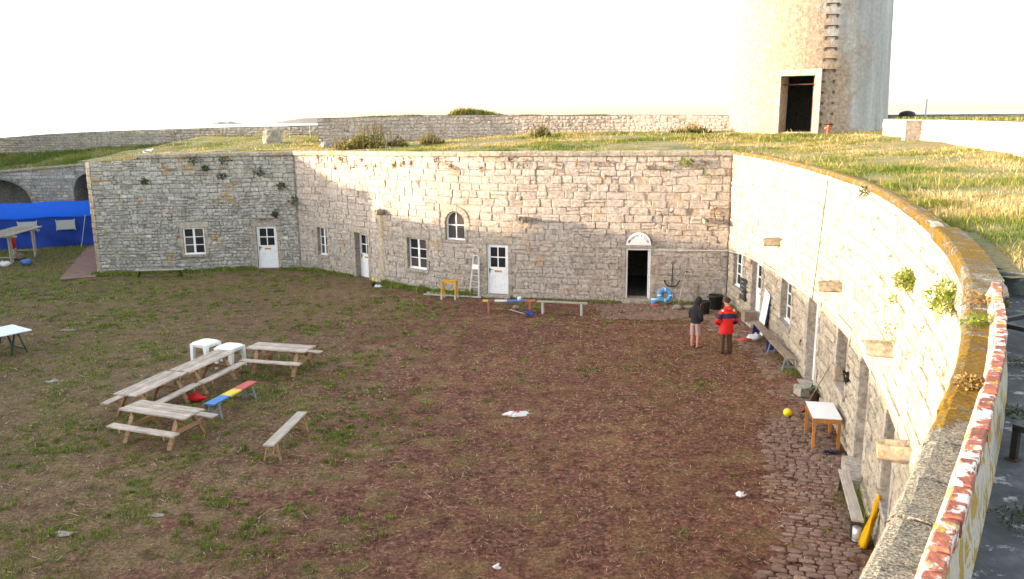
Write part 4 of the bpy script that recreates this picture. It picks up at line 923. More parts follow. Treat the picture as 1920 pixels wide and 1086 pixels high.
# ------------------------------------------------------------------ cobbled paths
def cobbles():
    base = MB(); LEFT = [(31.9, 3.2), (29.4, 3.8), (29.2, 6.4), (26.3, 7.55), (22.8, 7.35), (20.1, 6.6), (17.6, 5.55), (15.2, 5.0), (13.5, 4.5), (12.0, 3.9), (9, 2.6), (7, 1.6)]
    variants = []
    for k in range(6):
        r = 10; V = [(0, 0, .013)]; F = []
        for q, (rr, z) in enumerate(((.72, .012), (.94, .005), (1.0, -.02))):
            for i in range(r):
                t = 2 * math.pi * i / r; cx, sy = math.cos(t), math.sin(t); sq = (abs(cx) ** 4 + abs(sy) ** 4) ** -.25
                V.append((.5 * rr * sq * cx * RNG.uniform(.9, 1.05), .5 * rr * sq * sy * RNG.uniform(.9, 1.05), z + RNG.uniform(-.005, .005)))
        for i in range(r): F.append((0, 1 + i, 1 + (i + 1) % r))
        for q in range(2):
            for i in range(r): F.append((1 + q * r + i, 1 + (q + 1) * r + i, 1 + (q + 1) * r + (i + 1) % r, 1 + q * r + (i + 1) % r))
        b = MB(); b.add(V, F, RNG.random()); me = b.mesh('cobble'); me.materials.append(M['cobble']); variants.append((me, np.array(V), F))
    spots = []
    s = 1.0
    while s < 24.5:
        w = RNG.uniform(.12, .17); d = .10 + RNG.random() * .15
        while d < 4.3:
            l = RNG.uniform(.14, .30); x, y, _ = PC.W(s + RNG.uniform(-.01, .01), 0, d + l / 2)
            xl = float(np.interp(-y, [-q[0] for q in LEFT], [q[1] for q in LEFT]))
            edge = x - xl - .6 * (float(smooth_noise([x + 50], [y + 50], .8, 8)[0]) - .35)
            bare = float(smooth_noise([x + 80], [y + 80], 1.1, 9)[0])
            if edge > 0 and bare > .17 and y > 8 and y < 31.6 and RNG.random() > .06:
                tx, ty = float(np.interp(s, PC.s, PC.tx)), float(np.interp(s, PC.s, PC.ty)); spots.append((x, y, math.atan2(ty, tx) + math.pi / 2 + RNG.uniform(-.12, .12), l - .012, w * RNG.uniform(.8, 1.0)))
            d += l
        s += w
    y = 31.95                # rows in front of the open doorway
    while y > 29.5:
        x = 3.0 + RNG.random() * .2
        while x < 7.6:
            l = RNG.uniform(.18, .32)
            yw = float(np.interp(x, PB.x, PB.y))
            if y < yw - .45 and float(smooth_noise([x + 20], [y + 20], .9, 12)[0]) > .22 and x + (31.9 - y) * .0 > 3.2 and PC.W(sC(y), 0, 0)[0] - x > 1.2: spots.append((x + l / 2, y, RNG.uniform(-.05, .05), l - .02, .17))
            x += l
        y -= .185
    pb = MB(); pts = [(q[1], q[0]) for q in LEFT]
    ys = np.arange(7.2, 31.6, .6)
    for a, c in zip(ys[:-1], ys[1:]):
        f = lambda yy: float(np.interp(yy, [q[0] for q in LEFT][::-1], [q[1] for q in LEFT][::-1])) - .25
        pb.add([(f(a), a, -.05), (PC.W(sC(a), 0, 0)[0] + .2, a, .012), (PC.W(sC(c), 0, 0)[0] + .2, c, .012), (f(c), c, -.05)], [(0, 1, 2, 3)], .3)
    path = tag(pb.obj('cobbled_path', 'ground'), kind='structure')
    spots.sort(key=lambda q: math.hypot(q[0], q[1])); vis = [q for q in spots]
    rest = MB()
    for i, (x, y, a, l, w) in enumerate(vis):
        me, V, F = variants[i % 6]; z = .016 + RNG.uniform(-.010, .006)
        if i < 290:
            o = bpy.data.objects.new('cobble', me); COL.objects.link(o); o.parent = path; o.location = (x, y, z); o.rotation_euler = (RNG.uniform(-.04, .04), RNG.uniform(-.04, .04), a); o.scale = (l, w, 1)
        else:
            c, s_ = math.cos(a), math.sin(a); X = V * np.array([l, w, 1]); rest.add(np.stack([X[:, 0] * c - X[:, 1] * s_ + x, X[:, 0] * s_ + X[:, 1] * c + y, X[:, 2] + z], 1), F, RNG.random())
    o = rest.obj('cobblework', 'cobble', path); o['kind'] = 'stuff'
cobbles()

# ------------------------------------------------------------------ grass and straw (nobody could count it)
def blades(name, X, Y, Z, H, Wd, tint, mat, label, lean=.35, cat='grass', flatten=False):
    n = len(X); th = NPR.random(n) * 2 * np.pi; ph = NPR.random(n) * 2 * np.pi; le = NPR.random(n) * lean * H
    dx, dy = np.cos(th) * Wd / 2, np.sin(th) * Wd / 2
    tipx, tipy = np.cos(ph) * le, np.sin(ph) * le
    a = np.stack([X - dx, Y - dy, Z], 1); b_ = np.stack([X + dx, Y + dy, Z], 1)
    mid = np.stack([X + tipx * .35, Y + tipy * .35, Z + H * .6], 1); t = np.stack([X + tipx, Y + tipy, Z + H], 1)
    ml = mid - np.stack([dx, dy, 0 * dx], 1) * .75; mr = mid + np.stack([dx, dy, 0 * dx], 1) * .75
    V = np.stack([a, b_, mr, ml, t], 1).reshape(-1, 3); k = np.arange(n)[:, None] * 5
    F = np.concatenate([k + [[0, 1, 2]], k + [[0, 2, 3]], k + [[3, 2, 4]]])
    o = fast_mesh(name, V, F, np.repeat(tint, 5), mat); return tag(o, label, cat, kind='stuff')
def court_grass():
    # clumps scattered over the turf, fewer on the trodden earth
    n = 34000; x = NPR.uniform(-26, 8, n); y = 9.3 + 32 * NPR.random(n) ** 1.35
    ok = in_poly(x, y, COURT) & (np.abs(x) < y * .66 + 1)
    path_l = np.interp(y, [7, 9, 12, 13.5, 15.2, 17.6, 20.1, 22.8, 26.3, 29.2], [1.6, 2.6, 3.9, 4.5, 5, 5.5, 6.6, 7.3, 7.5, 6.4]); ok &= x < path_l - .1
    zone = np.clip((-x - 1.5) / 10, 0, 1) * .75 + np.clip((y - 31.5) / 5, 0, 1) * np.clip((4 - x) / 4, 0, 1) * .5 + np.clip((-x - 14 + (y - 25) * .3) / 8, 0, .7)
    nz = smooth_noise(x + 50, y + 50, 2.4, 21) * .45 + smooth_noise(x + 50, y + 50, .5, 22) * .55
    ok &= NPR.random(n) < np.clip((nz - .62 + zone * .27) * 2.1, 0, 1) * np.clip(16 / y, .35, 1)
    x, y = x[ok], y[ok]; m = 26; nn = len(x)
    r = NPR.random(nn) ** 2 * .16 + .045; R_ = np.repeat(r, m)
    X = np.repeat(x, m) + NPR.normal(0, 1, nn * m) * R_; Y = np.repeat(y, m) + NPR.normal(0, 1, nn * m) * R_
    H = NPR.uniform(.02, .075, nn * m) * np.repeat(NPR.uniform(.5, 1.5, nn), m); ti = np.clip(np.repeat(NPR.uniform(.15, .75, nn), m) + NPR.normal(0, .14, nn * m), 0, 1)
    Wd = np.clip(Y * .00075, .010, .03)
    tn = 8200; tx_ = NPR.uniform(-16, 6, tn); ty_ = 9.5 + 24 * NPR.random(tn) ** 1.2; okt = in_poly(tx_, ty_, COURT) & (np.abs(tx_) < ty_ * .66 + 1)
    zt_ = np.clip((-.2 - tx_) / 6, 0, .8) * np.clip(1.25 - np.abs(ty_ - 15) / 22, .35, 1) + np.clip((ty_ - 28) / 5, 0, .5) * (tx_ < 2); nt_ = smooth_noise(tx_ + 30, ty_ + 30, 2.2, 71)
    zt_ = zt_ * np.where(ty_ < 24, 1, .7); okt &= NPR.random(tn) < .8 * np.clip(zt_ * (nt_ * 1.4 - .24), .006, .7); tx_, ty_ = tx_[okt], ty_[okt]; q = 60; k = len(tx_)
    rr = np.repeat(NPR.uniform(.03, .11, k) * np.where(NPR.random(k) < .12, 1.5, 1), q); XX = np.repeat(tx_, q) + NPR.normal(0, .75, k * q) * rr * 1.25; YY = np.repeat(ty_, q) + NPR.normal(0, .75, k * q) * rr
    X = np.r_[X, XX]; Y = np.r_[Y, YY]; H = np.r_[H, NPR.uniform(.025, .085, k * q)]; ti = np.r_[ti, np.clip(np.repeat(NPR.uniform(.25, .6, k), q) + NPR.normal(0, .15, k * q), 0, 1)]
    # taller weeds along the wall feet
    ex = []
    for P, a, c, k, hh in ((PA, .3, 8.1, 5200, .22), (PA, 9.3, 10.2, 500, .16), (PB, .1, 4.0, 1500, .18), (PB, 6.6, 11.8, 4200, .26), (PB, 13.3, 17.8, 450, .12), (PB, 19.2, 22.1, 380, .16), (PC, .3, 2.6, 320, .18), (PC, 9.1, 9.7, 160, .2), (PC, 12.0, 12.8, 160, .22), (PC, 17.0, 18.6, 420, .26), (PC, 4.2, 9, 260, .12)):
        s = NPR.uniform(a, c, k); dd = np.abs(NPR.normal(0, .22, k)) + .03; w = P.W(s, 0, dd)
        f = smooth_noise(s * 3 + 9, dd + 3, .9, 31); ex.append((w[:, 0], w[:, 1], hh * (.35 + .9 * f) * NPR.uniform(.5, 1.1, k), np.clip(.30 + .3 * f + NPR.normal(0, .15, k), 0, 1)))
    X = np.concatenate([X] + [e[0] for e in ex]); Y = np.concatenate([Y] + [e[1] for e in ex]); H = np.concatenate([H] + [e[2] for e in ex]); ti = np.concatenate([ti] + [e[3] for e in ex])
    # lush grass by the tent
    k = 9000; x = NPR.uniform(-36, -20, k); y = NPR.uniform(33, 52, k); okk = (x < -21.8 - (y - 38.4) * .36) & (y < 52.5) & (y - x * .9 > 56)
    x, y = x[okk], y[okk]; X = np.r_[X, x]; Y = np.r_[Y, y]; H = np.r_[H, NPR.uniform(.05, .16, len(x))]; ti = np.r_[ti, NPR.uniform(.2, .65, len(x))]
    Wd = np.clip(Y * .0009, .010, .04)
    blades('grass', X, Y, -.01 + 0 * X, H, Wd, ti, 'grass', 'short green grass tufts scattered over the trodden courtyard', .9)
    # dry stalks and straw lying about
    k = 90000; x = NPR.uniform(-22, 8.6, k); y = NPR.uniform(9, 34, k); ok = in_poly(x, y, COURT) & (np.abs(x) < y * .66 + 1)
    dens = smooth_noise(x + 70, y + 70, 1.6, 41) * .7 + np.clip((x + 2) / 12, 0, .5) ; ok &= NPR.random(k) < dens * 1.2 * np.clip(20 / y, .4, 1)
    x, y = x[ok], y[ok]; k = len(x); a = NPR.random(k) * 6.28; L = NPR.uniform(.05, .17, k) * np.where(NPR.random(k) < .03, 2.5, 1); w = np.clip(y * .00045, .005, .014)
    ca, sa = np.cos(a), np.sin(a); z = NPR.uniform(.02, .05, k)
    p0 = np.stack([x, y, z], 1); p1 = np.stack([x + ca * L, y + sa * L, z + NPR.uniform(-.012, .03, k)], 1); o = np.stack([-sa * w, ca * w, 0 * w], 1)
    V = np.stack([p0 - o, p0 + o, p1], 1).reshape(-1, 3); F = np.arange(k * 3).reshape(-1, 3)
    tag(fast_mesh('straw', V, F, np.repeat(NPR.random(k), 3), 'dry'), 'loose dry straw and stalks littering the brown earth', 'straw', kind='stuff')
court_grass()
def terrace_grass():
    reg = [((3.2, 14, 6.8, 22), 42000), ((3.8, 11, 6.8, 14), 40000), ((7.5, 20, 20, 41), 46000), ((-12, 14, 31.5, 47), 52000), ((-21, -9, 40, 58), 16000)]
    X, Y = [], []
    for (x0, x1, y0, y1), k in reg: X.append(NPR.uniform(x0, x1, k)); Y.append(NPR.uniform(y0, y1, k))
    # fringe right behind the coping stones
    for P, a, c, k in ((PA, 1.0, PA.L, 3500), (PB, 0, PB.L, 9000), (PC, 0, S_NEAR + 1, 14000)):
        w = P.W(NPR.uniform(a, c, k), 0, (-.14 if P is PC else -.30) - np.abs(NPR.normal(0, .16, k))); X.append(w[:, 0]); Y.append(w[:, 1])
    X = np.concatenate(X); Y = np.concatenate(Y)
    inner = np.concatenate([path_pts(PA, -.30), path_pts(PB, -.30), path_pts(PC, -.13, s1=S_NEAR), path_pts(PC, -.44, s0=S_NEAR), [(-9.3, -6.6), (-60, -6.6), (-60, 40)]])
    ok = ~in_poly(X, Y, inner) & ~in_poly(X, Y, FLOORP) & (np.hypot(X - 15.55, Y - 43.6) > 4.1) & ~((Y < 6.0) & (X < 5.5))
    xr = np.interp(Y, [18, 22, 26.5, 32, 36.6], [11.9, 13.75, 15.2, 16.2, 16.5]); ok &= ~((Y < 36.6) & (X > xr - .05))
    yb = np.interp(X, [-10.7, -5.5, 0, 6, 11.9], [46, 46.4, 46.4, 45.6, 43.6]); ok &= ~((X > -10.7) & (Y > yb - .05))
    X, Y = X[ok], Y[ok]; n = len(X)
    big = smooth_noise(X + 40, Y + 40, 3.1, 51); sm = smooth_noise(X + 40, Y + 40, .7, 52)
    keep = NPR.random(n) < np.clip(.35 + 1.1 * sm, 0, 1); X, Y, big, sm = X[keep], Y[keep], big[keep], sm[keep]; n = len(X)
    H = (.04 + .15 * big * sm + .03 * NPR.random(n)) * NPR.uniform(.5, 1.2, n)
    ti = np.clip(-.10 + 1.35 * (smooth_noise(X + 90, Y + 90, 2.0, 53) * .6 + smooth_noise(X + 90, Y + 90, .5, 54) * .4) + NPR.normal(0, .13, n), 0, 1)
    tall = NPR.random(n) < .015; H = np.where(tall, H * 2.2, H); ti = np.where(tall, np.clip(ti + .35, 0, 1), ti)
    blades('grass', X, Y, tz(X, Y) - .03, H, np.clip(Y * .0009, .009, .04), ti, 'terrace_grass', 'sunlit yellow-green grass covering the terrace around the tower', .8)
    k = 16000; x = NPR.uniform(-42, -21, k); y = NPR.uniform(53.1, 57.9, k)
    blades('grass', x, y, ltz(x, y) - .03, NPR.uniform(.08, .3, k), np.full(k, .04), np.clip(smooth_noise(x + 90, y + 90, 1.5, 55) * .6 + NPR.normal(0, .1, k), 0, .8), 'terrace_grass', 'shaded green grass bank above the arched wall', .8)
    # growth on top of the far parapets
    s = NPR.uniform(.3, PBK.L - 3, 9000); g = smooth_noise(s + 5, s * 0 + 3, 1.3, 61); kp = NPR.random(9000) < np.clip((g - .42) * 2.4, 0.03, 1); s, g = s[kp], g[kp]
    w = PBK.W(s, 0, -.25 - .5 * NPR.random(len(s))); zt = np.interp(s, [0, 5, 9, 14, 18, 24], [7.50, 7.60, 7.62, 7.52, 7.52, 7.42])
    extra = np.where((s > 6) & (s < 10.5), .26 * np.sin((s - 6) / 4.5 * np.pi), 0)
    blades('grass', w[:, 0], w[:, 1], zt - .05 + extra * .2, (.01 + .40 * g * g * g) * NPR.uniform(.4, 1.3, len(s)) + extra * NPR.random(len(s)), np.full(len(s), .045), np.clip(.1 + .6 * g + NPR.normal(0, .15, len(s)), 0, 1), 'terrace_grass', 'green and dry growth along the top of the parapet behind the middle wall', .9)
    s = NPR.uniform(.3, PRT.L, 1800); w = PRT.W(s, 0, -.2 - .3 * NPR.random(len(s)))
    blades('grass', w[:, 0], w[:, 1], 7.17 + 0 * s, NPR.uniform(.03, .16, len(s)), np.full(len(s), .03), np.clip(.4 + NPR.normal(0, .2, len(s)), 0, 1), 'terrace_grass', 'thin dry grass on top of the sunlit block wall', .9)
terrace_grass()

def clump(b, c, r, n, size, axis=None, squash=(1, 1, 1), tint=(.2, .9), out=None):
    """leaves spread through a rounded volume"""
    c = Vector(c)
    for _ in range(n):
        v = Vector((RNG.gauss(0, 1), RNG.gauss(0, 1), RNG.gauss(0, 1))).normalized() * (RNG.random() ** .45) * r
        v = Vector((v.x * squash[0], v.y * squash[1], v.z * squash[2])); p = c + v
        d = (v.normalized() * .7 + Vector((RNG.gauss(0, 1), RNG.gauss(0, 1), RNG.gauss(0, 1) + .3)).normalized()).normalized()
        s_ = d.cross(Vector((RNG.gauss(0, 1), RNG.gauss(0, 1), RNG.gauss(0, 1)))).normalized(); l = size * RNG.uniform(.6, 1.3)
        b.add([p - s_ * l * .28, p + d * l * .5 - s_ * l * .1, p + d * l, p + s_ * l * .28 + d * l * .2], [(0, 1, 2, 3)], RNG.uniform(*tint))
def wall_plant(path, s, z, r, mat, label, n=60, size=.09, group=None, name='wall_plant', d=.08, sq=(1, 1, 1)):
    b = MB(); clump(b, (0, 0, 0), r, n, size, squash=sq)
    o = b.obj(name, mat); o.location = path.w(s, z, d); return tag(o, label, 'plant', group)

# ------------------------------------------------------------------ plants on walls
wall_plant(PC, 20.5, 5.0, .19, 'wall_green', 'bright green leafy plant sprouting high on the sunlit curved wall, away from the coping', 800, .05, sq=(1, 1, .9))
wall_plant(PC, 24.1, 5.5, .20, 'wall_green', 'yellow-green plant hanging from the sunlit wall just below the near coping', 800, .045)
wall_plant(PC, 19.15, 4.45, .10, 'wall_green', 'small green sprig on the sunlit curved wall, left of the leafy plant', 90, .045)
wall_plant(PC, 15.3, 5.85, .12, 'wall_dark', 'small dark tuft just below the coping of the sunlit curved wall', 50, .09)
wall_plant(PB, 20.3, 5.62, .24, 'wall_green', 'green leafy plant near the top right end of the middle wall', 90, .12, sq=(1.3, 1, .7))
wall_plant(PB, 21.1, 5.25, .20, 'wall_green', 'yellowish sparse plant below the leafy one on the middle wall', 50, .10)
wall_plant(PB, 19.5, 5.35, .12, 'wall_green', 'tiny green sprig on the middle wall above the open doorway', 30, .09)
wall_plant(PB, 21.55, 3.65, .26, 'wall_dry', 'dry brown weed growing over the spout near the corner', 80, .11)
wall_plant(PB, 1.9, 5.6, .22, 'wall_dark', 'drooping dark plant at the shaded left end of the middle wall', 70, .10, sq=(.7, 1, 1.5))
wall_plant(PB, 3.55, 5.7, .24, 'wall_dry', 'brownish plant hanging under the coping left of the spout strip', 70, .10, sq=(.6, 1, 1.6))
for s, z, r, l in ((5.5, 5.55, .24, 'dark tuft under the left end of the coping on the grey wall'), (7.0, 5.5, .22, 'wide dark tuft under the coping, middle of the grey wall'), (6.0, 5.15, .14, 'small round tuft on the grey wall below the wide one'), (8.6, 4.9, .2, 'dark weed on the grey wall above the white door'), (9.6, 4.2, .18, 'dark weed low beside the corner of the grey wall'), (3.1, 4.55, .14, 'green tuft on the grey wall high above the bench'), (6.75, 4.75, .18, 'green tuft on the grey wall above the window, to its right'), (9.2, 2.78, .15, 'dark plant on the stone shelf over the white door')):
    wall_plant(PA, s, z, r * 1.15, 'wall_dark', l, 130, .10, 'plants on the grey wall', sq=(1.2, .8, .9))
wall_plant(PA, 10.3, 3.55, .2, 'wall_dark', 'grey-green plant growing round the spout of the grey wall', 70, .09, 'plants on the grey wall')
for s in np.arange(3.0, 21.5, .62):
    for k in range(RNG.choice([0, 1, 1, 2])):
        wall_plant(PB, s + RNG.uniform(-.3, .3), 5.75 - abs(RNG.gauss(0, .42)), RNG.uniform(.06, .13), 'wall_dry', 'little dry brown weed in the joints high on the middle wall', 26, .09, 'dry weeds high on the middle wall', 'wall_weed', .05, (.8, .8, 1.1))
for k in range(24):
    s = RNG.uniform(12, 24); wall_plant(PC, s, RNG.uniform(3.6, 5.6), RNG.uniform(.03, .06), 'wall_dry', 'little dry brown weed in the joints of the sunlit curved wall', 24, .035, 'dry weeds on the sunlit wall', 'wall_weed', .04, (.8, .8, 1.2))
wall_plant(PC, 19.3, 3.9, .22, 'wall_dry', 'dry weed standing on the spout below the leafy plants of the sunlit wall', 60, .06)

# bushes on the terrace
def bush(x, y, r, h, n, size, label, tint, mat='bush'):
    z = float(tz(x, y)[0]); root = thing('bush', label, 'bush', (x, y, z), 0)
    b = MB()
    for k in range(14):
        a = RNG.uniform(0, 6.28); q = RNG.random() ** .6; hh = h * (1 - .75 * q) * RNG.uniform(.75, 1.1)
        clump(b, (math.cos(a) * q * r * .8, math.sin(a) * q * r * .35, hh * .42), hh * .5, n // 14, size, squash=(1.2, .9, 1), tint=tint)
    b.obj('foliage', mat, root); s_ = MB()
    for k in range(60):
        a = RNG.uniform(0, 6.28); q = RNG.random(); p = Vector((math.cos(a) * q * r * .8, math.sin(a) * q * r * .4, 0)); t_ = p + Vector((RNG.uniform(-.15, .15), RNG.uniform(-.15, .15), h * (1.25 - .6 * q) * RNG.uniform(.7, 1.05)))
        s_.beam(p, t_, .02, .02, RNG.uniform(.75, 1))
    s_.obj('stems', mat, root)['kind'] = 'stuff'
bush(-6.7, 40.6, 2.0, 1.2, 2400, .15, 'big dark bramble mound on the terrace behind the middle wall', (.4, 1.0))
bush(-8.2, 40.9, .9, .55, 400, .15, 'green bush joined to the left of the bramble mound', (.3, .9))
bush(-4.0, 41.5, .8, .55, 420, .15, 'yellowish low bush right of the bramble mound', (.5, 1.0))
bush(1.6, 43.0, .7, .6, 300, .15, 'rounded green bush against the far parapet', (.2, .8))
bush(9.5, 43.2, 1.4, .45, 500, .15, 'low green scrub at the foot of the parapet left of the tower', (.1, .7))

# ================================================================== THINGS
def rot_to(a, b): return math.atan2(b[1] - a[1], b[0] - a[0])
# ------------------------------------------------------------------ picnic tables
def picnic(label):
    t = thing('picnic_table', label, 'picnic table', group='wooden picnic tables')
    for i in range(5):
        b = MB(); y0 = -.35 + i * .141; b.box(-.98 + RNG.uniform(-.015, .015), .98 + RNG.uniform(-.015, .015), y0, y0 + .126, .70, .74, bev=.004); b.obj('top_plank', 'picnic_top', t)
    for s in (-1, 1):
        b = MB(); b.box(-.98, .98, min(s * .52, s * .76), max(s * .52, s * .76), .42, .46, bev=.004); b.obj('seat_plank', 'picnic_top', t)
    for x in (-.66, .66):
        for s in (-1, 1):
            b = MB(); b.beam((x, s * .20, .70), (x, s * .56, 0.0), .045, .12, up=(1, 0, 0)); b.obj('leg', 'picnic_leg', t)
        b = MB(); b.beam((x + .05, -.74, .37), (x + .05, .74, .37), .045, .10); b.obj('seat_bearer', 'picnic_leg', t)
        b = MB(); b.beam((x + .048, -.33, .655), (x + .048, .33, .655), .045, .09); b.obj('top_bearer', 'picnic_leg', t)
        b = MB(); b.beam((x + .02 - math.copysign(.02, x), 0, .40), (x - math.copysign(.52, x), 0, .67), .07, .045); b.obj('brace', 'picnic_leg', t)
    return t
tabs = [(-8.34, 18.26, -21, 'picnic table nearest the viewer, set crosswise in front of the row'), (-9.45, 20.25, 74.5, 'picnic table in the row of two, the half nearer the viewer'), (-8.83, 22.19, 73.7, 'picnic table in the row of two, the far half beside the plastic stools'), (-6.98, 23.56, -14.5, 'picnic table standing crosswise at the far end, right of the plastic stools')]
pt = picnic(tabs[0][3])
for i, (x, y, a, l) in enumerate(tabs):
    o = pt if i == 0 else copy_tree(pt); o['label'] = l; put(o, (x, y, 0), math.radians(a))
# ------------------------------------------------------------------ plastic stools
def stool(label, x, y, a):
    t = thing('plastic_stool', label, 'stool', (x, y, 0), math.radians(a), 'white plastic stools')
    b = MB(); V = []; F = []; n = 28
    def ring(r, z):
        for i in range(n):
            th = 2 * math.pi * i / n; c, s = math.cos(th), math.sin(th); k = (abs(c) ** 5 + abs(s) ** 5) ** -.2; V.append((r * k * c, r * k * s, z))
    for r, z in ((.02, .70), (.26, .70), (.30, .695), (.325, .68), (.33, .62), (.322, .615), (.31, .66), (.02, .672)): ring(r, z)
    for q in range(7):
        for i in range(n): F.append((q * n + i, q * n + (i + 1) % n, (q + 1) * n + (i + 1) % n, (q + 1) * n + i))
    F.append(tuple(range(n - 1, -1, -1))); b.add(V, F); b.obj('top', 'plastic_white', t, True)
    for sx in (-1, 1):
        for sy in (-1, 1):
            b = MB(); p, q = .255, .30
            top = [(sx * p + dx * .07, sy * p + dy * .07, .66) for dx, dy in ((-1, -1), (1, -1), (1, 1), (-1, 1))]; bot = [(sx * q + dx * .032, sy * q + dy * .032, 0) for dx, dy in ((-1, -1), (1, -1), (1, 1), (-1, 1))]
            b.hexa(bot + top); b.obj('leg', 'plastic_white', t)
    for sy in (-1, 1):
        b = MB(); b.beam((-.24, sy * .30, .62), (.24, sy * .30, .62), .02, .10, .5); b.obj('apron', 'plastic_white', t)
        b = MB(); b.beam((sy * .30, -.24, .62), (sy * .30, .24, .62), .02, .10, .5); b.obj('apron', 'plastic_white', t)
stool('white plastic stool standing further back, left of the pair', -9.58, 24.42, -24)
stool('white plastic stool tucked against the end of the picnic tables, right of the pair', -8.66, 23.92, -21)
# ------------------------------------------------------------------ benches
def aframe(t, x, w, h, mat, spread=.10):
    for s in (-1, 1):
        b = MB(); b.beam((x, s * w * .38, h), (x + math.copysign(.03, x), s * (w * .38 + spread), 0), .035, .055, up=(1, 0, 0)); b.obj('leg', mat, t)
    b = MB(); b.beam((x + math.copysign(.02, x), -(w * .38 + spread * .75), .13), (x + math.copysign(.02, x), w * .38 + spread * .75, .13), .025, .05); b.obj('stretcher', mat, t)
    b = MB(); b.beam((x, 0, .13), (x - math.copysign(.3, x), 0, h - .01), .04, .035); b.obj('brace', mat, t)
def bench(label, p, q, w=.25, h=.45, mat='bench_grey', legmat=None, name='bench', style='a', segs=None, group='wooden benches', z=0):
    L = math.dist(p, q); t = thing(name, label, 'bench', ((p[0] + q[0]) / 2, (p[1] + q[1]) / 2, z), rot_to(p, q), group)
    if segs:
        x = -L / 2
        for f, m_ in segs:
            b = MB(); b.box(x, x + L * f, -w / 2, w / 2, h - .04, h, .5); b.obj('seat', m_, t); x += L * f
    else:
        b = MB(); b.box(-L / 2, L / 2, -w / 2, w / 2, h - .04, h, bev=.004); b.obj('seat', mat, t)
    for x in (-L / 2 + .22, L / 2 - .22):
        if style == 'a': aframe(t, x, w, h - .041, legmat or mat)
        elif style == 'board':
            b = MB(); s = math.copysign(1, x); V = [(x - .02, -w * .48, 0), (x + .02, -w * .48, 0), (x + .02, w * .48, 0), (x - .02, w * .48, 0)]
            b.hexa([(a + s * .10, c, e) for a, c, e in V] + [(a, c * .9, h - .041) for a, c, e in V]); b.obj('leg', legmat or mat, t)
        else:
            for s in (-1, 1):
                b = MB(); b.box(x - .035, x + .035, s * w * .36 - .035, s * w * .36 + .035, 0, h - .041); b.obj('leg', legmat or mat, t)
    return t
bench('bench with blue, yellow and red painted seat beside the picnic tables', (-7.65, 19.36), (-7.12, 21.17), .29, .45, segs=[(.36, 'blue_paint'), (.27, 'yellow_paint'), (.37, 'red_paint')], legmat='greyblue_paint')
bench('narrow weathered plank bench standing alone right of the picnic tables', (-5.38, 16.68), (-5.15, 18.76), .25, .45, 'bench_grey', 'picnic_leg')
bench('bench with yellow, brown, white, blue and red seat near the closed white door', (-1.14, 30.72), (.90, 30.62), .22, .50, segs=[(.10, 'yellow_paint'), (.13, 'brown_paint'), (.23, 'white_chip'), (.34, 'blue_paint'), (.20, 'orange_paint')], legmat='orange_paint', style='post')
bench('pale bare bench end to end with the striped bench, nearer the open doorway', (.97, 30.54), (2.86, 30.06), .22, .50, 'bench_grey', 'palegrey_paint', style='post')
bench('low pale plank bench at the foot of the shaded grey wall', (-18.3, 38.75), (-16.0, 38.95), .26, .38, 'bench_grey', 'dark_wood', style='board')
bench('long brown bench under the sunlit wall, the half nearer the leaning white board', (8.44, 27.25), (8.25, 24.88), .27, .45, 'old_wood', 'navy_paint', style='board')
bench('long brown bench under the sunlit wall, the half ending in open grey trestle legs', (8.24, 24.82), (8.13, 22.70), .27, .45, 'old_wood', 'greyblue_paint')
bench('bench on dark board legs near the tin, closest to the viewer along the sunlit wall', (6.61, 15.14), (6.02, 13.05), .20, .45, 'bench_grey', 'dark_wood', style='board')
# ------------------------------------------------------------------ table with orange legs
t = thing('table', 'small table with white top and orange wooden legs by the sunlit wall', 'table', (7.15, 17.70, 0), math.atan2(-1.1, -.22))
b = MB(); b.box(-.55, .55, -.31, .31, .725, .75, bev=.004); b.obj('table_top', 'board_white', t)
for s in (-1, 1):
    b = MB(); b.box(-.53, .53, s * .285 - .012, s * .285 + .012, .62, .724); b.obj('apron', 'orange_wood', t)
    b = MB(); b.box(s * .525 - .012, s * .525 + .012, -.272, .272, .62, .724); b.obj('apron', 'orange_wood', t)
for sx in (-1, 1):
    for sy in (-1, 1):
        b = MB(); b.box(sx * .51 - .032, sx * .51 + .032, sy * .27 - .032, sy * .27 + .032, 0, .6245); b.obj('leg', 'orange_wood', t)
# ------------------------------------------------------------------ ping pong table
ppa = math.atan2(26.2 - 24.6, -15.75 + 16.85)
t = thing('ping_pong_table', 'pale blue-white ping-pong table on dark trestles at the left edge', 'table', (-16.98, 25.3, 0), ppa)
for s in (-1, 1):
    b = MB(); b.box(min(.003 * s, s * 1.12), max(.003 * s, s * 1.12), -.66, .66, .735, .76, .5); b.obj('table_top', 'pp_white', t)
b = MB(); b.box(-.006, .006, -.70, .70, .765, .90, .5); b.obj('net', 'palegrey_paint', t)
for s in (-1, 1):
    b = MB(); b.beam((0, s * .70, .70), (0, s * .70, .91), .02, .02, .5); b.obj('net_post', 'black_iron', t)
for x in (-.72, .72):
    for y in (-.42, .42):
        for s in (-1, 1):
            b = MB(); b.beam((x + s * .04, y, .733), (x + s * .24, y + math.copysign(.05, y), 0), .04, .05); b.obj('leg', 'darkgreen_paint', t)
    b = MB(); b.beam((x, -.5, .70), (x, .5, .70), .05, .06); b.obj('trestle_rail', 'darkgreen_paint', t)
    b = MB(); b.beam((x + .2, -.45, .12), (x + .2, .45, .12), .03, .04); b.obj('trestle_rail', 'darkgreen_paint', t)
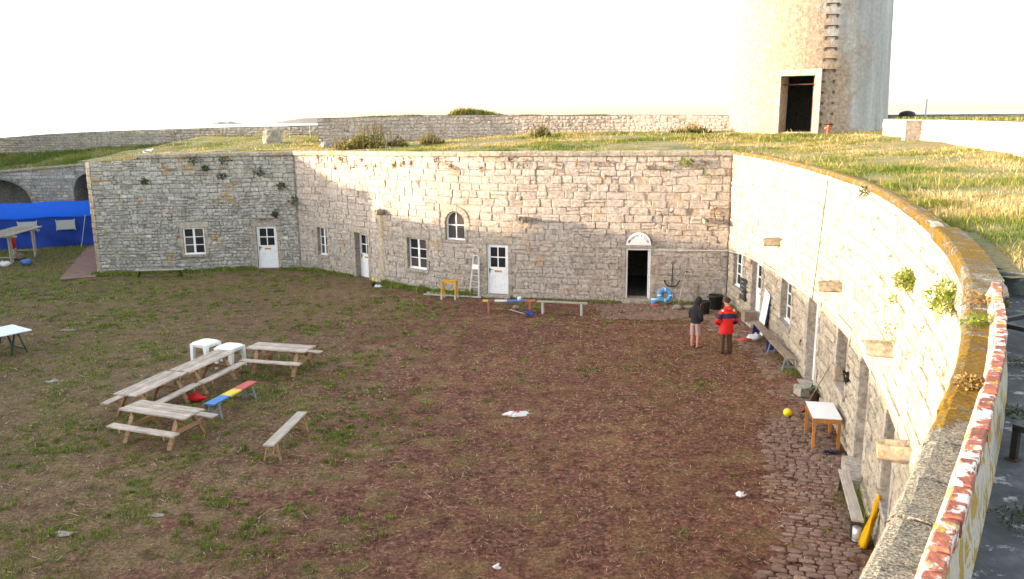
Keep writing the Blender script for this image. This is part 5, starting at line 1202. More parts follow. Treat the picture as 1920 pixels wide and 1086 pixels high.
# ------------------------------------------------------------------ blue tent
def tent():
    p, q = Vector((-34.5, 46.6)), Vector((-22.6, 51.2)); L = (q - p).length; t = thing('blue_tent', 'long blue tarpaulin tent with pale rectangular windows behind the grey wall', 'tent', (p.x, p.y, 0), rot_to(p, q))
    H, D, R = 1.86, 3.0, 2.62; n, m = 60, 10; b = MB(); V = []; F = []
    for i in range(n + 1):
        for k in range(m + 1):
            x = L * i / n; u = k / m; fold = .07 * math.sin(x * 5.1 + u * 2) * (1 - u) + .05 * math.sin(x * 9.7 + u * 5) * (1.05 - u) + .16 * (1 - u) ** 2 * math.sin(x * 1.3 + .5) + .05 * math.sin(u * 9 + x * 2.3) * (1 - u)
            V.append((x, -.02 - fold - .05 * (1 - u), H * u + .02 * math.sin(x * 2.0) * u))
    for i in range(n):
        for k in range(m): a = i * (m + 1) + k; F.append((a, a + m + 1, a + m + 2, a + 1))
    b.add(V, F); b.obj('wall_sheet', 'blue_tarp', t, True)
    b = MB(); V = []; F = []
    for i in range(n + 1):
        x = L * i / n; sag = .03 * math.sin(x * 2.0)
        for y, z in ((-.10, H - .06 + sag), (-.07, H + .01 + sag), (D / 2 * .5, (H + R) / 2 - .05), (D / 2, R + .02 * math.sin(x * 2)), (D, H), (D, 0)): V.append((x, y, z))
    for i in range(n):
        for k in range(5): a = i * 6 + k; F.append((a, a + 6, a + 7, a + 1))
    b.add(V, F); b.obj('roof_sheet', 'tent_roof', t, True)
    for x in (0, L):
        b = MB(); b.add([(x, 0, 0), (x, D, 0), (x, D, H), (x, D / 2, R), (x, 0, H)], [(0, 1, 2, 3, 4)]); b.obj('end_sheet', 'blue_tarp', t)
    f = lambda X: (X[0] - p.x) / math.cos(rot_to(p, q))
    for x0 in (3.25, 5.25, 7.28, 9.3, 1.2):
        w = MB(); w.box(x0, x0 + 1.02, -.235, -.21, 1.05, 1.62, .5); win = w.obj('window', 'tent_window', t)
        for dx, dz in ((0, 0), (1.02, 0), (0, .57), (1.02, .57)):
            k = MB(); k.beam((x0 + dx, -.245, 1.05 + dz - .07), (x0 + dx, -.245, 1.05 + dz + .07), .05, .02, .5); k.obj('tie', 'cloth_white', win)
    g = MB(); g.tube([(8.9, -.1, H), (8.6, -1.1, .02)], .012, 6); g.obj('guy_rope', 'cloth_white', t)
tent()
b = MB()
wk = thing('boardwalk', 'reddish plank walkway leading past the end of the grey wall', 'walkway', (-21.7, 38.3, 0), math.atan2(10.6, -4.0))
k = 0; x = 0.0
while x < 11.4:
    b = MB(); w = .14; sh = -(x / 11.4) * .15
    b.hexa([(x, -1.50 + sh + .0, .01), (x + w - .012, -1.50 + sh, .01), (x + w - .012, .08, .01), (x, .08, .01), (x, -1.50 + sh, .05), (x + w - .012, -1.50 + sh, .05), (x + w - .012, .08, .05), (x, .08, .05)], RNG.random()); b.obj('plank', 'walkway', wk); x += w
# ------------------------------------------------------------------ rack of poles at the left edge
def rack():
    t = thing('pole_rack', 'rack of pale wooden poles on trestle legs at the far left', 'rack', (-27.6, 44.4, 0), math.radians(95))
    for x in (-1.3, 1.3):
        for y in (-.55, .55):
            b = MB(); b.beam((x - .12, y, 1.45), (x - .3, y - .1, 0), .07, .07); b.obj('leg', 'pole_wood', t); b = MB(); b.beam((x + .12, y, 1.45), (x + .3, y + .1, 0), .07, .07); b.obj('leg', 'pole_wood', t)
        b = MB(); b.beam((x, -.95, 1.47), (x, .95, 1.47), .09, .09); b.obj('rail', 'pole_wood', t); b = MB(); b.beam((x + .28, -.6, .3), (x + .28, .6, .3), .05, .05); b.obj('rail', 'pole_wood', t)
    for k in range(6):
        b = MB(); y = -.75 + k * .28; b.tube([(-2.1 + RNG.uniform(-.2, .2), y, 1.57), (2.1 + RNG.uniform(-.2, .2), y + RNG.uniform(-.1, .1), 1.57)], .05, 8, RNG.random()); b.obj('pole', 'pole_wood', t)
    b = MB(); V = [(-.9, -.45, 1.40), (-.4, -.42, 1.42), (-.5, -.46, .75), (-.8, -.42, .7), (-.65, -.36, 1.42)]; b.add(V, [(0, 1, 2, 3), (0, 3, 2, 4)]); b.obj('hanging_cloth', 'red_cloth', t)
rack()
def lump(name, label, cat, loc, r, mat, seed, n=14, m=8, sq=(1, 1, .6), amp=.25, group=None, rz=0):
    rg = random.Random(seed); b = MB(); V = []; F = []; off = [[rg.uniform(1 - amp, 1 + amp) for _ in range(n)] for _ in range(m + 1)]
    for i in range(m + 1):
        ph = math.pi * i / m
        for k in range(n):
            q = r * (off[i][k] if 0 < i < m else 1); t_ = 2 * math.pi * k / n; V.append((q * math.sin(ph) * math.cos(t_) * sq[0], q * math.sin(ph) * math.sin(t_) * sq[1], max(0, (1 - math.cos(ph)) * q * sq[2] - .15 * r * sq[2])))
    for i in range(m):
        for k in range(n): F.append((i * n + k, i * n + (k + 1) % n, (i + 1) * n + (k + 1) % n, (i + 1) * n + k))
    b.add(V, F, rg.random()); o = b.obj(name, mat, smooth=True); put(o, loc, rz); return tag(o, label, cat, group)
lump('crumpled_bag', 'crumpled blue bag on the grass by the pole rack', 'bag', (-25.9, 42.7, 0), .28, 'blue_paint', 1)
lump('crumpled_bag', 'crumpled white bag at the foot of the pole rack', 'bag', (-26.75, 42.2, 0), .26, 'cloth_white', 2)
lump('crumpled_bag', 'dull red bundle under the pole rack', 'bag', (-27.2, 44.3, 0), .3, 'brown_paint', 3)
# ------------------------------------------------------------------ litter in the court
def rag():
    t = thing('crumpled_bag', 'pink and white crumpled bag lying on the bare earth, mid courtyard', 'bag', (.10, 19.55, 0), .1)
    b = MB(); n = 16; V = [(0, 0, .11)]; F = []
    for q, (r, z) in enumerate(((.13, .09), (.24, .05), (.30, .012))):
        for k in range(n):
            a = 2 * math.pi * k / n; rr = r * RNG.uniform(.8, 1.2) * (1.25 if k in (0, 8) else 1); V.append((rr * math.cos(a), rr * .62 * math.sin(a), max(.012, z + RNG.uniform(-.03, .03))))
    for k in range(n): F.append((0, 1 + k, 1 + (k + 1) % n))
    for q in range(2):
        for k in range(n): F.append((1 + q * n + k, 1 + (q + 1) * n + k, 1 + (q + 1) * n + (k + 1) % n, 1 + q * n + (k + 1) % n))
    b.add(V, F); b.obj('body', 'cloth_white', t); b = MB(); b.add([(x * .62 - .01, y * .62 - .03, z + .016) for x, y, z in V[1:n + 1]] + [(0, -.02, .13)], [(k, (k + 1) % n, n) for k in range(n)]); b.obj('print', 'cloth_pink', t)
    b = MB(); b.add([(-.34, -.08, .03), (-.16, -.14, .05), (-.13, -.02, .07), (-.3, .02, .03)], [(0, 1, 2, 3)]); b.obj('flap', 'cloth_pink', t)
rag()
lump('paper_scrap', 'crumpled white paper on the straw near the cobbles', 'paper', (4.5, 14.85, 0), .075, 'cloth_white', 5, 9, 5, (1.2, .8, .7), .5)
lump('paper_scrap', 'pale scrap of paper at the bottom of the courtyard', 'paper', (-.3, 12.35, 0), .06, 'cloth_white', 6, 9, 5, (1.1, .9, .6), .5)
lump('rubbish_bag', 'red and white rubbish bag under the long brown bench', 'bag', (8.1, 26.3, 0), .17, 'cloth_white', 7, 12, 7, (1.2, .8, .7), .35)
lump('cloth_heap', 'small heap of red cloth beside the white rubbish bag', 'cloth', (7.78, 26.25, 0), .15, 'red_paint', 8, 12, 6, (1.6, .6, .35), .4)
lump('cloth_heap', 'red cloth heap in the shade beneath the row of picnic tables', 'cloth', (-8.6, 20.9, 0), .2, 'red_cloth', 9, 12, 6, (1.4, .8, .55), .3)
for i, (x, y, r, l) in enumerate(((-9.7, 15.7, .12, 'pale stone showing in the turf left of the picnic tables'), (-6.9, 14.4, .10, 'flat pale stone in the turf below the lone bench'), (-8.3, 13.7, .13, 'flat grey stone at the lower left of the court'), (-13.5, 22.7, .2, 'flat pale stone outcrop left of the picnic table row'), (-16.2, 28.7, .16, 'small grey stone on the turf behind the ping-pong table'))):
    lump('stone', l, 'stone', (x, y, -.02), r, 'rock', 20 + i, 11, 6, (1.6, .8, .12), .3)
# ball
b = MB(); b.ellipsoid((0, 0, .105), (.105, .105, .105), 24, 14); tag(put(b.obj('ball', 'ball_yellow', smooth=True), (6.86, 19.2, .02)), 'yellow ball on the cobbles beside the broom', 'ball')
# tin
t = thing('tin_can', 'large open tin can at the end of the nearest bench', 'can', (6.05, 13.12, .03))
b = MB(); b.lathe([(.075, 0), (.075, .24), (.07, .24), (.07, .02), (.0, .02)], 20); b.obj('can', 'tin', t, True)
for z in (.0, .08, .16, .235):
    b = MB(); b.lathe([(.0755, z), (.0785, z + .004), (.0755, z + .008)], 20); b.obj('rim', 'tin', t, True)
# stone block, pot, broom
b = MB(); b.box(-.24, .24, -.2, .2, 0, .27, bev=.03); tag(put(b.obj('stone_block', 'rock'), (7.86, 20.75, .02), .15), 'square stone block by the sunlit wall behind the broom', 'stone')
t = thing('flower_pot', 'rusty brown pot holding weeds, against the wall beside the stone block', 'pot', (7.93, 20.25, .02))
b = MB(); b.lathe([(.10, 0), (.14, .24), (.15, .26), (.135, .26), (.125, .2), (0, .2)], 16); b.obj('pot', 'rust', t, True)
b = MB(); clump(b, (0, 0, .3), .16, 60, .1); b.obj('weeds', 'wall_dark', t)
top = PC.w(12.75, 1.32, .03); foot = Vector((7.42, 19.55, .06)); t = thing('broom', 'long-handled broom with red head leaning on the sunlit wall', 'broom', foot)
b = MB(); b.tube([(0, 0, .06), top - foot], .014, 8); b.obj('handle', 'old_wood', t, True)
d_ = (top - foot).normalized(); sd = d_.cross(Vector((0, 0, 1))).normalized()
b = MB(); b.beam(sd * -.16 + Vector((0, 0, .04)), sd * .16 + Vector((0, 0, .04)), .05, .05); b.obj('head', 'red_paint', t); b = MB()
for k in range(14): p = sd * (-.15 + k * .023); b.beam(p + Vector((0, 0, .02)), p + Vector((RNG.uniform(-.02, .02), RNG.uniform(-.03, .03), -.045)), .012, .012)
b.obj('bristles', 'black_plastic', t)
# shoes
for i, (x, y, a) in enumerate(((7.0, 16.93, .3), (7.16, 16.9, -.2))):
    b = MB(); V = []; F = []; prof = [(-.13, .028, .06), (-.09, .04, .075), (-.02, .04, .065), (.06, .046, .05), (.12, .036, .035), (.145, .012, .02)]; n = 8
    for px, w, h in prof:
        for k in range(n): u = 2 * math.pi * k / n; V.append((px, w * math.cos(u), max(0, h * .5 + h * .55 * math.sin(u))))
    for q in range(len(prof) - 1):
        for k in range(n): F.append((q * n + k, q * n + (k + 1) % n, (q + 1) * n + (k + 1) % n, (q + 1) * n + k))
    F += [tuple(range(n - 1, -1, -1)), tuple(len(V) - n + k for k in range(n))]; b.add(V, F)
    tag(put(b.obj('shoe', 'navy_cloth', smooth=True), (x, y, .03), a), 'dark shoe of the pair left under the orange-legged table', 'shoe', 'pair of dark shoes')
# yellow oilskin hanging on the wall
def oilskin():
    b = MB(); n, m = 14, 12; V = []; F = []
    for i in range(m + 1):
        u = i / m; z = 1.12 * (1 - u) + .03 * u; s0 = 19.50 - .28 * u; w = .05 + .075 * u
        for k in range(n + 1):
            v = k / n - .5; V.append(PC.W(s0 + v * 2 * w, z, .05 + .06 * u + .10 * u * u + (.035 + .03 * u) * math.cos(v * 24 + u * 3)))
    for i in range(m):
        for k in range(n): a = i * (n + 1) + k; F.append((a, a + 1, a + n + 2, a + n + 1))
    b.add(V, F); o = b.obj('oilskin', 'oilskin', smooth=True); md = o.modifiers.new('thick', 'SOLIDIFY'); md.thickness = .012
    tag(o, 'yellow oilskin draped down the foot of the sunlit wall', 'oilskin')
oilskin()
# ------------------------------------------------------------------ things along the right wall
b = MB(); V = PC.W([1.66, 2.30, 2.30, 1.66] * 2, [.60, .60, 1.42, 1.42] * 2, [.022] * 4 + [.045] * 4); b.hexa(V)
ch = tag(b.obj('blackboard', 'chalkboard'), 'small blackboard fixed to the sunlit wall beside the window', 'blackboard')
b = MB()
for k in range(4): b.hexa(PC.W([1.76, 2.05 + .05 * (k % 2), 2.05 + .05 * (k % 2), 1.76] * 2, [1.28 - k * .15, 1.28 - k * .15, 1.30 - k * .15, 1.30 - k * .15] * 2, [.046] * 4 + [.0475] * 4))
b.obj('chalk_marks', 'palegrey_paint', ch)
t = thing('leaning_board', 'white board with blue edges leaning on the wall behind the brown bench', 'board', PC.w(4.85, 0, .34))
f0, f1 = PC.w(4.45, .02, .20), PC.w(5.15, .02, .20); t0, t1 = PC.w(4.62, 1.60, .045), PC.w(5.30, 1.50, .045); L0 = t.location; nrm = (f1 - f0).cross(t0 - f0).normalized()
b = MB(); q = [f0 - L0, f1 - L0, t1 - L0, t0 - L0]; b.hexa(q + [v - nrm * .03 for v in q]); b.obj('panel', 'navy_paint', t)
q2 = [v + nrm * .004 * (1 if nrm.x < 0 else -1) for v in q]; b = MB()
front = -1 if nrm.x > 0 else 1
q2 = [v + nrm * (.004 if front > 0 else -.034) for v in q]; b.add(q2, [(0, 1, 2, 3)]); b.obj('face', 'board_white', t)
b = MB(); b.box(-.18, .18, -.24, .24, 0, .36, bev=.01); tag(put(b.obj('wooden_box', 'old_wood'), PC.w(3.3, .132, .17), -1.5), 'wooden box seat on the step of the doorway, at the end of the bench', 'box')
b = MB(); clump(b, (0, 0, 0), .09, 46, .10, squash=(.7, .7, 1.3)); o = b.obj('glove', 'black_cloth'); o.location = PC.w(14.68, 1.68, .06); tag(o, 'dark glove hung on the wall beside the slit window', 'glove')
b = MB(); b.tube([PC.w(9.25 + .06 * math.cos(a), .95 + .10 * math.sin(a), .03) for a in np.linspace(.6, 4.4, 10)], .014, 6); tag(b.obj('iron_hook', 'black_iron'), 'curved iron hook in the sunlit wall left of the second doorway', 'hook')
b = MB(); b.tube([PB.w(s, 2.15 + .004 * (s - 19), .03) for s in np.linspace(19.15, 22.05, 9)] + [PC.w(s, z, .035) for s, z in ((.12, 2.16), (1.9, 2.32), (3.6, 2.36), (6.2, 2.40), (8.3, 2.44), (10.25, 2.53))], .018, 6); tag(b.obj('conduit', 'cable'), 'thin pale conduit running from the open doorway round the corner', 'pipe')
b = MB(); b.tube([PC.w(s, z, .03) for s, z in ((11.12, 5.8), (10.95, 5.1), (10.72, 4.18), (10.5, 3.3), (10.29, 2.5))], .010, 6); tag(b.obj('cable', 'black_iron'), 'thin dark cable hanging down the sunlit curved wall', 'cable')
b = MB(); b.box(-.05, .05, -.05, .05, 0, .16, .5); o = place(b.obj('wall_lamp', 'orange_paint'), PC.frame(2.78, 2.12, .03)); tag(o, 'small orange wall lamp box at the top of the first right-hand doorway', 'lamp')
# ------------------------------------------------------------------ things along the middle wall
F_ = lambda s, z, d=0: PB.frame(s, z, d)
def anchor():
    t = thing('anchor', 'black iron anchor propped on the middle wall right of the doorway', 'anchor'); t.matrix_world = F_(19.88, .68, .10)
    b = MB(); b.beam((.02, -.05, .92), (0, .0, .02), .04, .03, .5); b.obj('shank', 'black_iron', t)
    b = MB(); b.tube([(.30 * math.sin(a), .01, .30 - .30 * math.cos(a)) for a in np.linspace(-1.25, 1.25, 13)], [.012] + [.022] * 11 + [.012], 8); b.obj('arms', 'black_iron', t, True)
    for s in (-1, 1):
        b = MB(); x, z = s * .275, .18; b.add([(x - .05, .0, z), (x + .05, .03, z + .03), (x + s * .03, .015, z + .11)], [(0, 1, 2), (2, 1, 0)]); b.obj('fluke', 'black_iron', t)
    b = MB(); b.tube([(.02 + .045 * math.cos(a), -.05, .96 + .045 * math.sin(a)) for a in np.linspace(0, 6.28, 12)], .01, 6, caps=False); b.obj('ring', 'black_iron', t)
anchor()
def lifebuoy():
    t = thing('lifebuoy', 'blue and white ring lifebuoy leaning on the middle wall', 'lifebuoy'); t.matrix_world = F_(19.62, .02, .14) @ Matrix.Rotation(math.radians(10), 4, 'X')
    R, r = .215, .085
    for k in range(8):
        big = k % 2 == 0; a0 = math.radians(k // 2 * 90 + (6 if big else 84)); a1 = math.radians(k // 2 * 90 + (84 if big else 96)); b = MB(); V = []; F = []; n, m = (8 if big else 3), 12
        for i in range(n + 1):
            a = a0 + (a1 - a0) * i / n
            for j in range(m): u = 2 * math.pi * j / m; rr = R + r * (1 if big else 1.03) * math.cos(u); V.append((rr * math.cos(a), r * .75 * math.sin(u), .30 + rr * math.sin(a)))
        for i in range(n):
            for j in range(m): F.append((i * m + j, i * m + (j + 1) % m, (i + 1) * m + (j + 1) % m, (i + 1) * m + j))
        b.add(V, F); b.obj('ring_segment' if big else 'band', 'blue_ring' if big else 'cloth_white', t, True)
    b = MB(); b.tube([((R + r + .015) * math.cos(a), .02, .30 + (R + r + .015 + .02 * abs(math.sin(2 * a))) * math.sin(a)) for a in np.linspace(0, 6.283, 40)], .008, 5, caps=False); b.obj('rope', 'cloth_white', t)
M['blue_ring'] = plain('sky_blue_plastic', (0.05, 0.27, 0.58), 0.45, 0.12, 5, bs=0.03)
lifebuoy()
t = thing('bucket', 'small bucket, blue above and red below, beside the open doorway', 'bucket', (5.66, 31.50, .0))
b = MB(); b.lathe([(.15, 0), (.155, .10)], 18); b.obj('red_base', 'red_paint', t, True)
b = MB(); b.lathe([(.11, .09), (.13, .30), (.12, .30), (.10, .12), (0, .12)], 18); b.obj('blue_body', 'blue_ring', t, True)
b = MB(); b.lathe([(.131, .285), (.136, .30), (.131, .31)], 18); b.obj('rim', 'cloth_white', t, True)
a_ = Vector((6.50, 31.02, .05)); e_ = PB.w(20.42, 1.32, .04); t = thing('pole', 'thin pale pole leaning on the middle wall right of the anchor', 'pole', a_)
b = MB(); b.tube([(0, 0, 0), e_ - a_], .017, 8); b.obj('shaft', 'pole_wood', t, True); b = MB(); b.beam((e_ - a_) * .985 - Vector((.02, 0, 0)), (e_ - a_) * .985 + Vector((.12, 0, -.02)), .03, .03); b.obj('peg', 'black_iron', t)
lump('stone', 'flat pale stone at the foot of the leaning pole', 'stone', (6.46, 30.86, 0), .20, 'rock', 41, 13, 7, (1.1, .8, .55), .12)
lump('stone', 'flat slab of stone on the ground behind the hooded person', 'stone', (7.0, 31.0, 0), .26, 'rock', 42, 13, 7, (1.2, .7, .3), .15)
b = MB(); b.hexa(PB.W([20.76, 20.90, 20.90, 20.76] * 2, [.02] * 4 + [.84] * 4, [.0, .0, .09, .09] * 2)); tag(b.obj('drain_post', 'spout'), 'mossy brown drain post on the wall behind the hooded person', 'post')
def bin_(label, x, y, r, h, lid=False):
    t = thing('tub', label, 'tub', (x, y, 0), 0, 'black plastic tubs')
    b = MB(); b.lathe([(r * .72, 0), (r * .78, .02), (r * .96, h - .05), (r, h - .04), (r, h), (r * .95, h), (r * .74, .05), (0, .05)], 24); b.obj('body', 'black_plastic', t, True)
    for s in (-1, 1): b = MB(); b.tube([(s * r * .97, -.07, h - .05), (s * (r + .045), -.06, h - .07), (s * (r + .045), .06, h - .07), (s * r * .97, .07, h - .05)], .014, 6); b.obj('handle', 'black_plastic', t)
bin_('large black tub in the corner of the two walls', 7.95, 30.85, .29, .58)
bin_('smaller black tub half hidden by the hooded person', 7.36, 30.1, .20, .52)
# yellow trestle frame
def trestle():
    t = thing('trestle', 'yellow folding trestle frame in front of the middle wall', 'trestle', (-2.62, 33.25, 0), math.radians(-14))
    for yy, s in ((-.17, -1), (.17, 1)):
        b = MB(); pts = [(-.30, yy, .16), (-.30, yy * .55, .76), (.30, yy * .55, .76), (.30, yy, .16)]
        for p, q in zip(pts[:-1], pts[1:]): b.beam(p, q, .06, .06, .5, up=(0, 1, 0))
        b.obj('frame', 'saffron_paint', t)
        for x in (-.30, .30): b = MB(); b.beam((x, yy, .18), (x, yy * 1.2, 0), .065, .065, .5); b.obj('foot', 'palegrey_paint', t)
    b = MB(); b.box(-.33, .33, -.10, .10, .77, .80, .5); b.obj('top_plate', 'saffron_paint', t)
trestle()
def ladder(name, label, base, top, w0, w1, n, arch=False, plate=False):
    base, top = Vector(base), Vector(top); t = thing(name, label, 'ladder', base); a = top - base; side = Vector((0, 0, 1)).cross(a).normalized()
    if abs(a.z) < .3: side = Vector((-a.y, a.x, 0)).normalized()
    for s in (-1, 1):
        b = MB(); b.beam(side * s * w0 / 2, a + side * s * w1 / 2, .03, .06, .5); b.obj('rail', 'aluminium', t)
    for k in range(n):
        u = (k + .6) / (n + (2.6 if plate else .2)); w = w0 + (w1 - w0) * u; b = MB(); b.beam(a * u - side * w / 2, a * u + side * w / 2, .05, .028, .5); b.obj('rung', 'aluminium', t)
    if arch:
        b = MB(); b.tube([a + side * s * w1 / 2 + a.normalized() * h for s, h in ((-1, 0), (-.85, .05), (-.5, .075), (.5, .075), (.85, .05), (1, 0))], .022, 7); b.obj('hoop', 'aluminium', t)
    if plate:
        u = .70; w = w0 + (w1 - w0) * u; b = MB(); p = a * u; b.hexa([p - side * w * .48, p + side * w * .48, p + side * w * .46 + a * .12, p - side * w * .46 + a * .12] + [v + Vector((0, -.02, .0)) for v in (p - side * w * .48, p + side * w * .48, p + side * w * .46 + a * .12, p - side * w * .46 + a * .12)]); b.obj('platform', 'board_white', t)
    return t
tp = PB.w(11.72, 1.66, .06)
ladder('step_ladder', 'aluminium step ladder propped upright on the wall left of the closed door', (-1.62, 33.62, 0), tp, .46, .26, 4, True, True)
ladder('ladder', 'aluminium ladder lying flat along the foot of the middle wall', (-3.75, 34.22, .05), (-1.25, 33.42, .06), .34, .34, 8)
# bits near the painted bench
t = thing('pot', 'small pale blue pot on the striped bench', 'pot', (.28, 30.66, .50)); b = MB(); b.lathe([(.065, 0), (.075, .13), (.07, .13), (.06, .02), (0, .02)], 16); b.obj('body', 'pp_white', t, True)
b = MB(); b.tube([(.07, 0, .10), (.11, 0, .09), (.11, 0, .04), (.07, 0, .03)], .008, 5); b.obj('handle', 'pp_white', t)
lump('stone', 'pale rubble lump behind the striped bench', 'stone', (.15, 31.3, 0), .13, 'rock', 45)
def shovel():
    p, q = Vector((-.07, 30.98, .05)), Vector((.52, 30.12, .05)); t = thing('shovel', 'blue-bladed shovel with pale handle lying on the ground', 'shovel', p, rot_to(p, q)); L = (q - p).length
    b = MB(); b.tube([(0, 0, 0), (L, 0, .02)], .018, 8); b.obj('handle', 'pole_wood', t, True)
    b = MB(); b.tube([(0, -.07, 0), (0, .07, 0)], .018, 8); b.obj('grip', 'pole_wood', t, True)
    b = MB(); V = []; F = []
    for i in range(6):
        for k in range(7):
            u, v = i / 5, k / 6 - .5; V.append((L - .05 + u * .42, v * .34 * (1 - .35 * max(0, u - .6) / .4), .04 + .07 * (2 * v) ** 2 + .05 * (1 - u) ** 2))
    for i in range(5):
        for k in range(6): a = i * 7 + k; F.append((a, a + 7, a + 8, a + 1))
    b.add(V, F); o = b.obj('blade', 'navy_blade', t, True); o.modifiers.new('thick', 'SOLIDIFY').thickness = .01
M['navy_blade'] = plain('blue_enamel', (0.008, 0.03, 0.20), 0.4, 0.15, 5, bs=0.03)
shovel()
t = thing('bottle', 'dark bottle with a yellow top at the foot of the middle wall', 'bottle', (-6.25, 35.95, 0)); b = MB(); b.lathe([(.085, 0), (.09, .2), (.06, .27), (.035, .30)], 14); b.obj('body', 'black_plastic', t, True); b = MB(); b.lathe([(.07, .26), (.08, .33), (.05, .42), (0, .43)], 12); b.obj('top', 'yellow_paint', t, True)
lump('cloth_heap', 'white rag beside the dark bottle under the middle wall', 'cloth', (-6.02, 35.72, 0), .13, 'cloth_white', 47, 12, 6, (1.3, .8, .5), .35)
# ------------------------------------------------------------------ terrace things
def gull():
    p = PA.w(SA + 2.75, 5.87, -.12); t = thing('seagull', 'white gull resting on the top of the grey wall', 'bird', p, math.radians(5))
    b = MB(); V = []; F = []; n = 12
    prof = [(-.26, .035, .012, .10), (-.16, .085, .055, .115), (-.04, .115, .085, .125), (.08, .10, .085, .135), (.14, .06, .06, .165), (.175, .05, .05, .205), (.21, .05, .048, .235), (.245, .03, .03, .235), (.26, .008, .008, .23)]
    for x, h, w, z in prof:
        for k in range(n): u = 2 * math.pi * k / n; V.append((x, w * math.cos(u), z + h * .8 * math.sin(u)))
    for q in range(len(prof) - 1):
        for k in range(n): F.append((q * n + k, q * n + (k + 1) % n, (q + 1) * n + (k + 1) % n, (q + 1) * n + k))
    F += [tuple(range(n - 1, -1, -1)), tuple(len(V) - n + k for k in range(n))]; b.add(V, F); b.obj('body', 'gull', t, True)
    b = MB(); b.add([(.25, -.01, .235), (.25, .01, .235), (.25, 0, .218), (.31, 0, .222)], [(0, 1, 3), (1, 2, 3), (2, 0, 3)]); b.obj('beak', 'yellow_paint', t)
    for s in (-1, 1):
        b = MB(); b.ellipsoid((-.07, s * .075, .135), (.19, .018, .055), 10, 6, rot=Matrix.Rotation(.08, 3, 'Y')); b.obj('wing', 'gull_grey', t, True)
        b = MB(); b.tube([(.0, s * .03, .06), (.0, s * .03, 0)], .007, 5); b.obj('leg', 'yellow_paint', t)
gull()
def boulder(label, x, y, w, d, h, seed):
    rg = random.Random(seed); z = float(tz(x, y)[0]) - .05; b = MB(); V = []; F = []; n = 12; lv = [(0, 1.0), (.3, 1.04), (.65, .95), (.9, .82), (1.0, .6)]
    for u, k in lv:
        for i in range(n): a = 2 * math.pi * i / n; c, s = math.cos(a), math.sin(a); q = (abs(c) ** 3.5 + abs(s) ** 3.5) ** (-1 / 3.5) * k * rg.uniform(.92, 1.07); V.append((w / 2 * q * c, d / 2 * q * s, h * u + rg.uniform(-.03, .03)))
    for r in range(len(lv) - 1):
        for i in range(n): F.append((r * n + i, r * n + (i + 1) % n, (r + 1) * n + (i + 1) % n, (r + 1) * n + i))
    F.append(tuple((len(lv) - 1) * n + i for i in range(n))); b.add(V, F, rg.random()); tag(put(b.obj('boulder', 'rock'), (x, y, z), .2), label, 'stone')
boulder('upright block of rock on the terrace behind the grey wall', -14.2, 49.2, 1.05, .9, .92, 3)
boulder('low flat stone on the terrace left of the bramble mound', -9.6, 43.6, .95, .7, .38, 4)
def rail_fence():
    z = lambda x, y: float(tz(x, y)[0]); t = thing('rail_fence', 'thin two-rail fence on the terrace beside the upright rock', 'fence', (-13.9, 52.0, z(-13.9, 52)))
    for x in (0, 1.3, 2.6):
        b = MB(); b.tube([(x, 0, -.1), (x, 0, .95)], .025, 6); b.obj('post', 'pole_wood', t)
    for h in (.35, .88): b = MB(); b.tube([(-.1, 0, h), (2.7, 0, h + .04)], .02, 6); b.obj('rail', 'black_iron', t)
rail_fence()
cx, cy, rad, P_, ar_ = TW
hp = P_(ar_ - .02, 6.45, -.55); t = thing('hydrant', 'small rusty red standpipe at the foot of the tower', 'standpipe', (hp[0], hp[1], float(tz(hp[0], hp[1])[0])))
b = MB(); b.lathe([(.07, 0), (.06, .36), (.08, .38), (.08, .44), (0, .46)], 12); b.obj('pipe', 'orange_paint', t, True); b = MB(); b.tube([(-.18, 0, .30), (.18, 0, .30)], .05, 8); b.obj('outlet', 'orange_paint', t, True)
b = MB(); b.box(-.21, .21, -.03, .03, .44, .50); b.obj('wheel', 'rust', t)
# slab standing out from the right-hand terrace wall
mt = PRT.frame(3.9, 6.1, 0); b = MB(); b.box(-.14, .14, .03, .62, .0, 1.06, bev=.02); o = place(b.obj('stone_slab', 'jamb'), mt); tag(o, 'upright stone slab standing out from the sunlit block wall', 'stone slab')
t = thing('water_tank', 'dark rounded tank showing above the wall right of the tower', 'tank', (20.6, 43.0, 6.4)); b = MB(); b.lathe([(.45, 0), (.45, .9), (.36, 1.08), (.18, 1.16), (0, 1.18)], 18); b.obj('body', 'black_iron', t, True); b = MB(); b.box(-.15, .15, -.50, -.43, .3, .8); b.obj('hatch', 'rust', t)
t = thing('thin_post', 'thin bare post behind the wall right of the tower', 'post', (21.35, 42.6, 6.4)); b = MB(); b.tube([(0, 0, 0), (.02, 0, 1.75)], .035, 8); b.obj('shaft', 'palegrey_paint', t); b = MB(); b.box(-.06, .1, -.05, .05, -.02, .05); b.obj('foot', 'jamb', t)
# ------------------------------------------------------------------ black steel frames on the landing
def steel(label, loc, rz, w, l, h, hoop=False):
    t = thing('steel_frame', label, 'frame', loc, rz, 'black steel frames on the landing')
    for x in (-w / 2, w / 2):
        for y in (-l / 2, l / 2):
            b = MB(); b.beam((x, y, 0), (x, y, h), .028, .028); b.obj('leg', 'black_iron', t); b = MB(); b.box(x - .028, x + .028, y - .028, y + .028, 0, .006); b.obj('foot_plate', 'rust', t)
    for y in (-l / 2, l / 2): b = MB(); b.beam((-w / 2 - .014, y, h), (w / 2 + .014, y, h), .03, .03); b.obj('rail', 'black_iron', t)
    for x in (-w / 2, w / 2): b = MB(); b.beam((x, -l / 2 + .016, h), (x, l / 2 - .016, h), .03, .03); b.obj('rail', 'black_iron', t)
    if hoop: b = MB(); b.tube([(-w / 2 + .045 * (1 + math.cos(a)) - .07, -l / 2, h + .10 * math.sin(a)) for a in np.linspace(0, 3.14, 9)], .006, 6); b.obj('hoop', 'black_iron', t)
